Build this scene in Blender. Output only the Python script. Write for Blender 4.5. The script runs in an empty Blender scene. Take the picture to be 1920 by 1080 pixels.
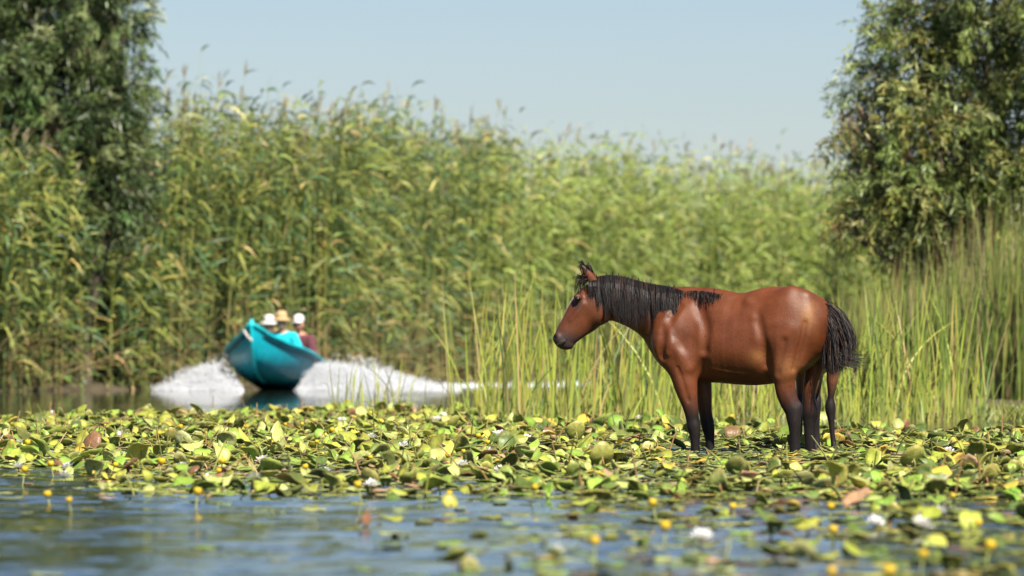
import bpy, math, random
import numpy as np
from mathutils import Vector

random.seed(7)
RNG = np.random.default_rng(11)
R = math.radians

# ------------------------------------------------------------------ camera, sky, sun, exposure
F = 10666.7            # focal length in photo pixels (200 mm on a 36 mm sensor, 1920 px wide)
CAM_H = 0.775          # camera height above the water
HORIZON = 644.0        # photo row of the horizon
D_HORSE = 40.4

sc = bpy.context.scene
cam_data = bpy.data.cameras.new('camera')
cam_data.sensor_width = 36.0
cam_data.lens = 200.0
cam_data.shift_y = (HORIZON - 540.0) / 1920.0
cam_data.clip_start = 1.0
cam_data.clip_end = 6000.0
cam_data.dof.use_dof = True
cam_data.dof.focus_distance = D_HORSE - 0.3
cam_data.dof.aperture_fstop = 3.6
cam = bpy.data.objects.new('camera', cam_data)
sc.collection.objects.link(cam)
cam.location = (0, 0, CAM_H)
cam.rotation_euler = (R(90), 0, 0)
sc.camera = cam

SUN_EL, SUN_AZ = R(49), R(26)      # azimuth to the right of straight behind the camera
to_sun = Vector((math.cos(SUN_EL) * math.sin(SUN_AZ), -math.cos(SUN_EL) * math.cos(SUN_AZ), math.sin(SUN_EL)))
world = bpy.data.worlds.new('World')
sc.world = world
world.use_nodes = True
wn = world.node_tree
bg = wn.nodes['Background']
sky = wn.nodes.new('ShaderNodeTexSky')
sky.sky_type = 'NISHITA'
sky.sun_disc = False
sky.sun_elevation = SUN_EL
sky.sun_rotation = math.atan2(to_sun.x, to_sun.y)
sky.air_density = 1.0
sky.dust_density = 0.4
sky.ozone_density = 4.4
tint = wn.nodes.new('ShaderNodeVectorMath')
tint.operation = 'MULTIPLY'
tint.inputs[1].default_value = (1.0, .98, 1.06)      # the photograph's cool white balance
wn.links.new(sky.outputs[0], tint.inputs[0])
wn.links.new(tint.outputs[0], bg.inputs[0])
bg.inputs[1].default_value = 0.046
sun_data = bpy.data.lights.new('sun', 'SUN')
sun_data.energy = 5.0
sun_data.angle = R(0.55)
sun_data.color = (1.0, 0.92, 0.79)
sun = bpy.data.objects.new('sun', sun_data)
sc.collection.objects.link(sun)
sun.rotation_euler = to_sun.to_track_quat('Z', 'Y').to_euler()
vs = sc.view_settings
vs.view_transform = 'Standard'
vs.look = 'None'
vs.exposure = 1.1
vs.gamma = 1.0
vs.use_curve_mapping = False
sc.cycles.use_denoising = True
sc.cycles.max_bounces = 6
sc.cycles.diffuse_bounces = 3
sc.cycles.glossy_bounces = 3
sc.cycles.transmission_bounces = 4
sc.cycles.transparent_max_bounces = 8
sc.cycles.caustics_reflective = False
sc.cycles.caustics_refractive = False

# ------------------------------------------------------------------ helpers
COL = sc.collection


def at(px, py, d):
    """The point at distance d that photo pixel (px, py) looks at."""
    return np.array([(px - 960.0) / F * d, d, CAM_H - (py - HORIZON) / F * d])


def depth_of_row(py):
    return F * CAM_H / (py - HORIZON)


def pix(p):
    p = np.asarray(p)
    return 960.0 + p[..., 0] / p[..., 1] * F, HORIZON - (p[..., 2] - CAM_H) / p[..., 1] * F


def build(name, V, faces, mat=None, col=None, smooth=False, parent=None, mi=None):
    """One mesh object from a vertex array and one face array or a list of face arrays; col = per-vertex linear colour."""
    me = bpy.data.meshes.new(name)
    V = np.ascontiguousarray(V, dtype=np.float32)
    if not isinstance(faces, (list, tuple)):
        faces = [faces]
    faces = [np.asarray(f, dtype=np.int32) for f in faces if len(f)]
    me.vertices.add(len(V))
    me.vertices.foreach_set('co', V.ravel())
    nl = sum(f.size for f in faces)
    npoly = sum(len(f) for f in faces)
    me.loops.add(nl)
    me.loops.foreach_set('vertex_index', np.concatenate([f.ravel() for f in faces]))
    me.polygons.add(npoly)
    counts = np.concatenate([np.full(len(f), f.shape[1], dtype=np.int32) for f in faces])
    starts = np.concatenate([[0], np.cumsum(counts)[:-1]]).astype(np.int32)
    me.polygons.foreach_set('loop_start', starts)
    me.polygons.foreach_set('use_smooth', np.full(npoly, bool(smooth)))
    if mi is not None:
        me.polygons.foreach_set('material_index', np.asarray(mi, dtype=np.int32))
    if col is not None:
        a = me.attributes.new('col', 'FLOAT_COLOR', 'POINT')
        c = np.ones((len(V), 4), dtype=np.float32)
        c[:, :3] = col
        a.data.foreach_set('color', c.ravel())
    me.update(calc_edges=True)
    me.validate()
    if mat is not None:
        for m in (mat if isinstance(mat, (list, tuple)) else [mat]):
            me.materials.append(m)
    o = bpy.data.objects.new(name, me)
    COL.objects.link(o)
    if parent is not None:
        o.parent = parent
    return o


def tag(o, label=None, cat=None, group=None, kind=None):
    if label: o['label'] = label
    if cat: o['category'] = cat
    if group: o['group'] = group
    if kind: o['kind'] = kind
    return o


def empty(name, loc=(0, 0, 0), rz=0.0):
    o = bpy.data.objects.new(name, None)
    o.empty_display_size = 0.1
    o.location = loc
    o.rotation_euler = (0, 0, rz)
    COL.objects.link(o)
    return o


class Acc:
    """Collects vertex and face arrays into one mesh."""
    def __init__(self):
        self.V, self.T, self.Q, self.C, self.n = [], [], [], [], 0

    def add(self, V, T=None, Q=None, C=None):
        V = np.asarray(V, dtype=np.float32).reshape(-1, 3)
        self.V.append(V)
        if T is not None and len(T): self.T.append(np.asarray(T) + self.n)
        if Q is not None and len(Q): self.Q.append(np.asarray(Q) + self.n)
        self.C.append(np.broadcast_to(np.asarray(C if C is not None else (1, 1, 1), dtype=np.float32), (len(V), 3)))
        self.n += len(V)

    def build(self, name, mat, parent=None, smooth=False):
        fs = []
        if self.T: fs.append(np.concatenate(self.T))
        if self.Q: fs.append(np.concatenate(self.Q))
        return build(name, np.concatenate(self.V), fs, mat, np.concatenate(self.C), smooth, parent)


def norm(v):
    return v / np.maximum(np.linalg.norm(v, axis=-1, keepdims=True), 1e-9)


def ribbons(base, D, L, W, droop, side, nseg=4, prof=None, sway=None):
    """Many blades: base (N,3), direction D (N,3), length, width, droop (gravity), side (N,3) width axis; returns V (N*2*(nseg+1)), Q."""
    N = len(base)
    s = np.linspace(0, 1, nseg + 1)
    if prof is None:
        prof = np.interp(s, [0, .25, .6, 1], [.55, 1, .8, .04])
    P = base[:, None, :] + D[:, None, :] * (L[:, None, None] * s[None, :, None])
    P[:, :, 2] -= (L * droop)[:, None] * s[None, :] ** 2
    if sway is not None:
        P += sway[:, None, :] * (L[:, None, None] * (s ** 2)[None, :, None])
    h = side[:, None, :] * (W[:, None, None] * 0.5 * prof[None, :, None])
    V = np.stack([P - h, P + h], axis=2).reshape(-1, 3)
    k = np.arange(nseg)
    q = np.stack([2 * k, 2 * k + 1, 2 * k + 3, 2 * k + 2], axis=1)
    Q = (np.arange(N)[:, None, None] * (2 * (nseg + 1)) + q[None]).reshape(-1, 4)
    return V, Q


def tube_mesh(P, r, n=6, cap=True):
    """Tube along points P with radii r."""
    P = np.asarray(P, float)
    r = np.broadcast_to(np.asarray(r, float), (len(P),))
    t = norm(np.gradient(P, axis=0))
    ref = np.array([0, 0, 1.0]) if abs(t[0][2]) < 0.9 else np.array([0, 1.0, 0])
    a = norm(np.cross(t, ref)); b = np.cross(t, a)
    th = np.linspace(0, 2 * np.pi, n, endpoint=False)
    V = P[:, None, :] + r[:, None, None] * (np.cos(th)[None, :, None] * a[:, None, :] + np.sin(th)[None, :, None] * b[:, None, :])
    V = V.reshape(-1, 3)
    i = np.arange(len(P) - 1)[:, None] * n
    j = np.arange(n)[None, :]
    Q = np.stack([i + j, i + (j + 1) % n, i + n + (j + 1) % n, i + n + j], axis=-1).reshape(-1, 4)
    T = []
    if cap:
        V = np.concatenate([V, P[:1], P[-1:]])
        c0, c1 = len(V) - 2, len(V) - 1
        e = (len(P) - 1) * n
        for k in range(n):
            T.append((c0, (k + 1) % n, k)); T.append((c1, e + k, e + (k + 1) % n))
    return V, np.array(T, dtype=np.int32).reshape(-1, 3), Q


def lathe(profile, n=24):
    """Profile list of (radius, z) about z."""
    pr = np.asarray(profile, float)
    th = np.linspace(0, 2 * np.pi, n, endpoint=False)
    V = np.stack([pr[:, 0][:, None] * np.cos(th), pr[:, 0][:, None] * np.sin(th), np.repeat(pr[:, 1][:, None], n, 1)], axis=-1).reshape(-1, 3)
    i = np.arange(len(pr) - 1)[:, None] * n
    j = np.arange(n)[None, :]
    Q = np.stack([i + j, i + (j + 1) % n, i + n + (j + 1) % n, i + n + j], axis=-1).reshape(-1, 4)
    return V, Q


def vnoise(P, scale, seed=0):
    """Cheap smooth pseudo-noise in about -1..1 from summed sines."""
    r = np.random.default_rng(seed)
    out = np.zeros(len(P))
    for k in range(7):
        d = r.normal(size=3); d /= np.linalg.norm(d)
        out += np.sin(P @ d * scale * (0.6 + 0.28 * k) + r.uniform(0, 6.28)) / (1 + .25 * k)
    return out / 3.2


# ---- implicit bodies: smooth union of tapered elliptical tubes, meshed by surface nets
def catmull(P, n):
    P = np.asarray(P, float)
    m = len(P)
    if m < 3:
        t = np.linspace(0, 1, n)[:, None]
        return P[0] * (1 - t) + P[-1] * t
    E = np.vstack([2 * P[0] - P[1], P, 2 * P[-1] - P[-2]])
    u = np.linspace(0, m - 1 - 1e-6, n)
    i = u.astype(int); t = (u - i)[:, None]
    p0, p1, p2, p3 = E[i], E[i + 1], E[i + 2], E[i + 3]
    return 0.5 * (2 * p1 + (p2 - p0) * t + (2 * p0 - 5 * p1 + 4 * p2 - p3) * t ** 2 + (3 * p1 - p0 - 3 * p2 + p3) * t ** 3)


class Body:
    def __init__(self, lo, hi, vox):
        self.lo = np.asarray(lo, float); self.vox = vox
        self.n = np.ceil((np.asarray(hi, float) - self.lo) / vox).astype(int) + 1
        self.f = np.full(self.n, 1.0, dtype=np.float32)

    def _window(self, lo, hi, pad):
        a = np.clip(((lo - pad - self.lo) / self.vox).astype(int), 0, self.n - 1)
        b = np.clip(((hi + pad - self.lo) / self.vox).astype(int) + 2, 1, self.n)
        ax = [self.lo[k] + self.vox * np.arange(a[k], b[k]) for k in range(3)]
        return (slice(a[0], b[0]), slice(a[1], b[1]), slice(a[2], b[2])), np.meshgrid(*[x.astype(np.float32) for x in ax], indexing='ij')

    def _blend(self, w, g, k, sub=False):
        f = self.f[w]
        if sub:
            g = -g
            h = np.clip(0.5 - 0.5 * (g - f) / k, 0, 1)
            self.f[w] = f * h + g * (1 - h) + k * h * (1 - h)
        else:
            h = np.clip(0.5 + 0.5 * (g - f) / k, 0, 1)
            self.f[w] = g * (1 - h) + f * h - k * h * (1 - h)

    def tube(self, P, rn, rb, lat=(0, 1, 0), k=0.04, n=None, egg=0.0, sub=False):
        """Spine P (m,3); rn = radius across the spine in the picture plane, rb = along the lateral axis."""
        m = len(P)
        n = n or max(4, 4 * (m - 1) + 1)
        S = catmull(np.column_stack([P, rn, rb]), n)
        Pn, rn, rb = S[:, :3], np.maximum(S[:, 3], .002), np.maximum(S[:, 4], .002)
        rm = max(rn.max(), rb.max())
        w, (X, Y, Z) = self._window(Pn.min(0), Pn.max(0), rm + max(k * rm / max(min(rn.min(), rb.min()), rm * .35), .03))
        lat = np.asarray(lat, float)
        best = None
        for i in range(n - 1):
            a, b = Pn[i], Pn[i + 1]
            d = b - a; L = np.linalg.norm(d)
            if L < 1e-6: continue
            t_ = d / L
            l_ = lat - t_ * (lat @ t_); l_ /= np.linalg.norm(l_)
            n_ = np.cross(t_, l_)
            qx, qy, qz = X - a[0], Y - a[1], Z - a[2]
            s = qx * t_[0] + qy * t_[1] + qz * t_[2]
            sc_ = np.clip(s, 0, L)
            ex = s - sc_
            u = sc_ / L
            RN = rn[i] * (1 - u) + rn[i + 1] * u
            RB = rb[i] * (1 - u) + rb[i + 1] * u
            dn = (qx * n_[0] + qy * n_[1] + qz * n_[2]) / RN
            db = (qx * l_[0] + qy * l_[1] + qz * l_[2]) / RB
            if egg:
                db = db / np.clip(1 + egg * dn * (1 if n_[2] < 0 else -1), .35, 1.6)
            RM = np.minimum(RN, RB)
            g = (np.sqrt(dn * dn + db * db + (ex / RM) ** 2) - 1) * RM
            best = g if best is None else np.minimum(best, g)
        self._blend(w, best, k, sub)

    def blob(self, c, r, axes=None, k=0.04, sub=False):
        c = np.asarray(c, float); r = np.asarray(r, float)
        w, (X, Y, Z) = self._window(c, c, r.max() * (1 + k / r.min()) + .02)
        A = np.eye(3) if axes is None else np.asarray(axes, float)
        q = [(X - c[0]) * A[j][0] + (Y - c[1]) * A[j][1] + (Z - c[2]) * A[j][2] for j in range(3)]
        g = (np.sqrt(sum((q[j] / r[j]) ** 2 for j in range(3))) - 1) * r.min()
        self._blend(w, g, k, sub)

    def front(self, p):
        """First depth (y) at which the body is met under the point p, looking along +y."""
        i = int(round((p[0] - self.lo[0]) / self.vox)); k = int(round((p[2] - self.lo[2]) / self.vox))
        col = self.f[np.clip(i, 0, self.n[0] - 1), :, np.clip(k, 0, self.n[2] - 1)]
        j = np.flatnonzero(col < 0)
        return self.lo[1] + self.vox * j[0] if len(j) else p[1]

    def mesh(self, smooth=3):
        f = self.f; s = f < 0
        nx, ny, nz = f.shape
        cnt = np.zeros((nx - 1, ny - 1, nz - 1), dtype=np.int8)
        for dx in (0, 1):
            for dy in (0, 1):
                for dz in (0, 1):
                    cnt += s[dx:nx - 1 + dx, dy:ny - 1 + dy, dz:nz - 1 + dz]
        cells = np.argwhere((cnt > 0) & (cnt < 8))
        idx = np.full(cnt.shape, -1, dtype=np.int32)
        idx[tuple(cells.T)] = np.arange(len(cells))
        acc = np.zeros((len(cells), 3)); num = np.zeros(len(cells))
        cor = [np.array(c) for c in ((0, 0, 0), (1, 0, 0), (0, 1, 0), (1, 1, 0), (0, 0, 1), (1, 0, 1), (0, 1, 1), (1, 1, 1))]
        val = [f[tuple((cells + c).T)] for c in cor]
        for a, b in ((0, 1), (2, 3), (4, 5), (6, 7), (0, 2), (1, 3), (4, 6), (5, 7), (0, 4), (1, 5), (2, 6), (3, 7)):
            m = (val[a] < 0) != (val[b] < 0)
            t = (val[a][m] / (val[a][m] - val[b][m]))[:, None]
            acc[m] += cor[a] * (1 - t) + cor[b] * t
            num[m] += 1
        V = self.lo + self.vox * (cells + acc / num[:, None])
        Q = []
        for ax in range(3):
            o1, o2 = [(1, 2), (2, 0), (0, 1)][ax]
            sl0 = [slice(None)] * 3; sl1 = [slice(None)] * 3
            sl0[ax] = slice(0, -1); sl1[ax] = slice(1, None)
            e = np.argwhere(s[tuple(sl0)] != s[tuple(sl1)])
            ok = (e[:, o1] > 0) & (e[:, o2] > 0) & (e[:, o1] < f.shape[o1] - 1) & (e[:, o2] < f.shape[o2] - 1)
            e = e[ok]
            flip = s[tuple(e.T)]
            d1 = np.zeros(3, int); d1[o1] = 1
            d2 = np.zeros(3, int); d2[o2] = 1
            q = np.stack([idx[tuple((e - d1 - d2).T)], idx[tuple((e - d2).T)], idx[tuple(e.T)], idx[tuple((e - d1).T)]], axis=1)
            q[~flip] = q[~flip][:, ::-1]
            Q.append(q)
        Q = np.concatenate(Q)
        E = np.concatenate([Q[:, [0, 1]], Q[:, [1, 2]], Q[:, [2, 3]], Q[:, [3, 0]]])
        E = np.concatenate([E, E[:, ::-1]])
        deg = np.bincount(E[:, 0], minlength=len(V))[:, None]
        for it in range(smooth * 2):
            A = np.stack([np.bincount(E[:, 0], weights=V[E[:, 1], c], minlength=len(V)) for c in range(3)], axis=1) / deg
            V = V + (0.5 if it % 2 == 0 else -0.46) * (A - V)
        return V, Q


# ------------------------------------------------------------------ materials
def new_mat(name):
    m = bpy.data.materials.new(name)
    m.use_nodes = True
    nt = m.node_tree
    return m, nt, nt.nodes, nt.links, nt.nodes['Principled BSDF']


def N(nodes, kind, **kw):
    n = nodes.new(kind)
    for k, v in kw.items():
        setattr(n, k, v)
    return n


def attr_mat(name, rough=0.5, spec=0.5, noise=None, translucent=0.0, bump=None, coat=0.0, sheen=0.0, gain=1.0):
    """Colour from the mesh attribute, with fine variation, optional bump and light let through."""
    m, nt, nd, ln, bs = new_mat(name)
    at_ = N(nd, 'ShaderNodeAttribute', attribute_name='col')
    src = at_.outputs['Color']
    if noise:
        scale, amt = noise
        co = N(nd, 'ShaderNodeTexCoord')
        tx = N(nd, 'ShaderNodeTexNoise'); tx.inputs['Scale'].default_value = scale; tx.inputs['Detail'].default_value = 4
        ln.new(co.outputs['Object'], tx.inputs['Vector'])
        mr = N(nd, 'ShaderNodeMapRange')
        mr.inputs['From Min'].default_value = .25; mr.inputs['From Max'].default_value = .75
        mr.inputs['To Min'].default_value = 1 - amt; mr.inputs['To Max'].default_value = 1 + amt
        ln.new(tx.outputs['Fac'], mr.inputs['Value'])
        mx = N(nd, 'ShaderNodeVectorMath', operation='SCALE')
        ln.new(src, mx.inputs[0]); ln.new(mr.outputs[0], mx.inputs['Scale'])
        src = mx.outputs[0]
    ln.new(src, bs.inputs['Base Color'])
    bs.inputs['Roughness'].default_value = rough
    bs.inputs['Specular IOR Level'].default_value = spec
    if coat:
        bs.inputs['Coat Weight'].default_value = coat; bs.inputs['Coat Roughness'].default_value = .3
    if sheen:
        bs.inputs['Sheen Weight'].default_value = sheen
    if bump:
        scale, dist = bump
        co = N(nd, 'ShaderNodeTexCoord')
        tx = N(nd, 'ShaderNodeTexNoise'); tx.inputs['Scale'].default_value = scale; tx.inputs['Detail'].default_value = 5
        ln.new(co.outputs['Object'], tx.inputs['Vector'])
        bp = N(nd, 'ShaderNodeBump'); bp.inputs['Distance'].default_value = dist
        ln.new(tx.outputs['Fac'], bp.inputs['Height']); ln.new(bp.outputs[0], bs.inputs['Normal'])
    if translucent:
        tr = N(nd, 'ShaderNodeBsdfTranslucent')
        ln.new(src, tr.inputs['Color'])
        mix = N(nd, 'ShaderNodeMixShader'); mix.inputs[0].default_value = translucent
        ln.new(bs.outputs[0], mix.inputs[1]); ln.new(tr.outputs[0], mix.inputs[2])
        ln.new(mix.outputs[0], nd['Material Output'].inputs['Surface'])
    return m


M_REED = attr_mat('reed_leaf', rough=.48, spec=.3, translucent=.14)
M_WILLOW = attr_mat('willow_leaf', rough=.42, spec=.4, translucent=.2)
M_BARK = attr_mat('bark', rough=.9, noise=(14, .35), bump=(30, .02))
M_BLADE = attr_mat('cattail_leaf', rough=.45, spec=.4, translucent=.3)
M_PAD = attr_mat('lily_leaf', rough=.42, spec=.4, noise=(22, .22), translucent=.15, bump=(45, .004))
M_PADB = attr_mat('lily_leaf_underside', rough=.5, spec=.4, noise=(18, .2), translucent=.2)
M_PETAL = attr_mat('petal', rough=.5, translucent=.25)
M_STALK = attr_mat('stalk', rough=.5)
M_PAINT = attr_mat('boat_paint', rough=.42, spec=.35, noise=(6, .22), bump=(18, .003))
M_CLOTH = attr_mat('cloth', rough=.85, noise=(9, .1), bump=(14, .02), sheen=.2)
M_SKIN = attr_mat('skin', rough=.5, noise=(20, .06))
M_HAIR = attr_mat('horse_hair', rough=.55, spec=.26)
M_SOIL = attr_mat('soil', rough=.95, noise=(3, .4), bump=(8, .08))


def horse_material():
    m, nt, nd, ln, bs = new_mat('horse_coat')
    at_ = N(nd, 'ShaderNodeAttribute', attribute_name='col')
    co = N(nd, 'ShaderNodeTexCoord')
    big = N(nd, 'ShaderNodeTexNoise'); big.inputs['Scale'].default_value = 5; big.inputs['Detail'].default_value = 5; big.inputs['Roughness'].default_value = .6
    ln.new(co.outputs['Object'], big.inputs['Vector'])
    mp = N(nd, 'ShaderNodeMapping'); mp.inputs['Scale'].default_value = (60, 60, 16)
    ln.new(co.outputs['Object'], mp.inputs['Vector'])
    hair = N(nd, 'ShaderNodeTexNoise'); hair.inputs['Scale'].default_value = 3; hair.inputs['Detail'].default_value = 3
    ln.new(mp.outputs[0], hair.inputs['Vector'])
    r1 = N(nd, 'ShaderNodeMapRange'); r1.inputs['From Min'].default_value = .3; r1.inputs['From Max'].default_value = .7
    r1.inputs['To Min'].default_value = .74; r1.inputs['To Max'].default_value = 1.24
    ln.new(big.outputs['Fac'], r1.inputs['Value'])
    r2 = N(nd, 'ShaderNodeMapRange'); r2.inputs['From Min'].default_value = .3; r2.inputs['From Max'].default_value = .7
    r2.inputs['To Min'].default_value = .86; r2.inputs['To Max'].default_value = 1.12
    ln.new(hair.outputs['Fac'], r2.inputs['Value'])
    mu = N(nd, 'ShaderNodeMath', operation='MULTIPLY'); ln.new(r1.outputs[0], mu.inputs[0]); ln.new(r2.outputs[0], mu.inputs[1])
    sc_ = N(nd, 'ShaderNodeVectorMath', operation='SCALE'); ln.new(at_.outputs['Color'], sc_.inputs[0]); ln.new(mu.outputs[0], sc_.inputs['Scale'])
    # dried mud flecks
    vo = N(nd, 'ShaderNodeTexVoronoi'); vo.inputs['Scale'].default_value = 13
    ln.new(co.outputs['Object'], vo.inputs['Vector'])
    fl = N(nd, 'ShaderNodeMapRange'); fl.inputs['From Min'].default_value = .05; fl.inputs['From Max'].default_value = .14
    fl.inputs['To Min'].default_value = .75; fl.inputs['To Max'].default_value = 0
    ln.new(vo.outputs['Distance'], fl.inputs['Value'])
    pick = N(nd, 'ShaderNodeMapRange'); pick.inputs['From Min'].default_value = .52; pick.inputs['From Max'].default_value = .6
    ln.new(big.outputs['Fac'], pick.inputs['Value'])
    fm = N(nd, 'ShaderNodeMath', operation='MULTIPLY'); ln.new(fl.outputs[0], fm.inputs[0]); ln.new(pick.outputs[0], fm.inputs[1])
    mix = N(nd, 'ShaderNodeMix', data_type='RGBA')
    mix.inputs['B'].default_value = (.035, .018, .012, 1)
    ln.new(fm.outputs[0], mix.inputs['Factor']); ln.new(sc_.outputs[0], mix.inputs['A'])
    ln.new(mix.outputs['Result'], bs.inputs['Base Color'])
    rr = N(nd, 'ShaderNodeMapRange'); rr.inputs['From Min'].default_value = .3; rr.inputs['From Max'].default_value = .7
    rr.inputs['To Min'].default_value = .4; rr.inputs['To Max'].default_value = .6
    ln.new(big.outputs['Fac'], rr.inputs['Value']); ln.new(rr.outputs[0], bs.inputs['Roughness'])
    bw = N(nd, 'ShaderNodeRGBToBW'); ln.new(at_.outputs['Color'], bw.inputs[0])
    sr = N(nd, 'ShaderNodeMapRange'); sr.inputs['From Min'].default_value = .01; sr.inputs['From Max'].default_value = .05
    sr.inputs['To Min'].default_value = .2; sr.inputs['To Max'].default_value = .36      # the wet black points are duller than the summer coat
    ln.new(bw.outputs[0], sr.inputs['Value']); ln.new(sr.outputs[0], bs.inputs['Specular IOR Level'])
    bp = N(nd, 'ShaderNodeBump'); bp.inputs['Distance'].default_value = .003; bp.inputs['Strength'].default_value = .5
    ad = N(nd, 'ShaderNodeMath', operation='MULTIPLY_ADD'); ln.new(big.outputs['Fac'], ad.inputs[0]); ad.inputs[1].default_value = 2.2; ln.new(hair.outputs['Fac'], ad.inputs[2])
    ln.new(ad.outputs[0], bp.inputs['Height']); ln.new(bp.outputs[0], bs.inputs['Normal'])
    return m


M_HORSE = horse_material()


def water_material():
    m, nt, nd, ln, bs = new_mat('lake_water')
    bs.inputs['Base Color'].default_value = (.018, .026, .016, 1)
    bs.inputs['Roughness'].default_value = .04
    bs.inputs['IOR'].default_value = 1.333
    bs.inputs['Specular IOR Level'].default_value = .5
    co = N(nd, 'ShaderNodeTexCoord')
    sep = N(nd, 'ShaderNodeSeparateXYZ'); ln.new(co.outputs['Object'], sep.inputs[0])
    slopes = []
    for sx, sy, amp in ((1.1, 2.6, .3), (5.5, 15.0, .5)):
        mp = N(nd, 'ShaderNodeMapping'); mp.inputs['Scale'].default_value = (sx, sy, 1)
        ln.new(co.outputs['Object'], mp.inputs['Vector'])
        tx = N(nd, 'ShaderNodeTexNoise'); tx.inputs['Scale'].default_value = 1.0; tx.inputs['Detail'].default_value = 3
        ln.new(mp.outputs[0], tx.inputs['Vector'])
        su = N(nd, 'ShaderNodeVectorMath', operation='SUBTRACT'); su.inputs[1].default_value = (.5, .5, .5)
        ln.new(tx.outputs['Color'], su.inputs[0])
        sl = N(nd, 'ShaderNodeVectorMath', operation='MULTIPLY'); sl.inputs[1].default_value = (amp * .45, amp, 0)
        ln.new(su.outputs[0], sl.inputs[0])
        slopes.append(sl)
    # the sheltered reach under the reeds lies almost still, open water is rippled
    calm = N(nd, 'ShaderNodeMapRange', interpolation_type='SMOOTHSTEP')
    calm.inputs['From Min'].default_value = 52; calm.inputs['From Max'].default_value = 74
    calm.inputs['To Min'].default_value = 1; calm.inputs['To Max'].default_value = .06
    ln.new(sep.outputs['Y'], calm.inputs['Value'])
    wake = N(nd, 'ShaderNodeMapRange', interpolation_type='SMOOTHSTEP')
    wake.inputs['From Min'].default_value = -3.6; wake.inputs['From Max'].default_value = -1.2
    wake.inputs['To Min'].default_value = 0; wake.inputs['To Max'].default_value = .8
    ln.new(sep.outputs['X'], wake.inputs['Value'])
    mxm = N(nd, 'ShaderNodeMath', operation='MAXIMUM'); ln.new(calm.outputs[0], mxm.inputs[0]); ln.new(wake.outputs[0], mxm.inputs[1])
    ad = N(nd, 'ShaderNodeVectorMath', operation='ADD'); ln.new(slopes[0].outputs[0], ad.inputs[0]); ln.new(slopes[1].outputs[0], ad.inputs[1])
    gu = N(nd, 'ShaderNodeVectorMath', operation='SCALE'); ln.new(ad.outputs[0], gu.inputs[0]); ln.new(mxm.outputs[0], gu.inputs['Scale'])
    up = N(nd, 'ShaderNodeVectorMath', operation='ADD'); up.inputs[1].default_value = (0, 0, 1); ln.new(gu.outputs[0], up.inputs[0])
    nm = N(nd, 'ShaderNodeVectorMath', operation='NORMALIZE'); ln.new(up.outputs[0], nm.inputs[0])
    ln.new(nm.outputs[0], bs.inputs['Normal'])
    return m


M_WATER = water_material()

# ------------------------------------------------------------------ the setting
def sheet(name, x0, x1, y0, y1, z, mat, col=None, nx=1, ny=1):
    xs, ys = np.linspace(x0, x1, nx + 1), np.linspace(y0, y1, ny + 1)
    X, Y = np.meshgrid(xs, ys, indexing='ij')
    V = np.stack([X, Y, np.full_like(X, z)], -1).reshape(-1, 3)
    i, j = np.meshgrid(np.arange(nx), np.arange(ny), indexing='ij')
    a = (i * (ny + 1) + j).ravel()
    Q = np.stack([a, a + ny + 1, a + ny + 2, a + 1], 1)
    return build(name, V, Q, mat, col)


ground = tag(sheet('ground', -2500, 2500, -500, 4500, -0.55, M_SOIL, (.06, .05, .03)), kind='structure')


def lake():
    """One sheet to the far shore, finely divided and rippled where the open water lies in front of the lilies."""
    xs = np.concatenate([[-400, -120, -40, -14], np.arange(-5.5, 5.51, .07), [14, 40, 120, 400]])
    ys = np.concatenate([[-60, -10, 8], np.arange(14, 46, .036), np.arange(46.5, 130, 1.5), [160, 260]])
    X, Y = np.meshgrid(xs, ys, indexing='ij')
    r = np.random.default_rng(9)
    Z = np.zeros_like(X)
    for k in range(26):
        lam = .16 * (4.5 ** r.uniform())
        a = r.normal(0, .75)
        kv = 2 * np.pi / lam
        amp = .066 * lam / (2 * np.pi) * .27
        Z += amp * np.sin(kv * (math.sin(a) * X + math.cos(a) * Y) + r.uniform(0, 6.28) + .6 * np.sin(X * 1.3 + k) + .5 * np.sin(Y * .9 + 2 * k))
    patch = .8 + .35 * np.sin(X * .9 + .5 * np.sin(Y * .7)) * np.sin(Y * .55 + 1)
    Z *= patch * np.clip((Y - 14) / 2, 0, 1) * np.clip((5.2 - np.abs(X)) / .6, 0, 1) * np.interp(Y, [0, 31, 36, 45], [1, 1, .45, 0])
    V = np.stack([X, Y, Z], -1).reshape(-1, 3)
    ny = len(ys)
    i, j = np.meshgrid(np.arange(len(xs) - 1), np.arange(ny - 1), indexing='ij')
    a = (i * ny + j).ravel()
    return build('water', V, np.stack([a, a + ny, a + ny + 1, a + 1], 1), M_WATER, None, True)


water = tag(lake(), kind='structure')

# front edge of the far reeds, from the left bank away to the bend of the channel
EDGE = np.array([[-34, 70], [-9.4, 90], [-6.2, 95], [-3.4, 99.5], [-0.9, 111], [3.1, 122], [9.2, 133], [17, 142], [40, 165]], float)


def edge_d(x):
    return np.interp(x, EDGE[:, 0], EDGE[:, 1])


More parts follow.
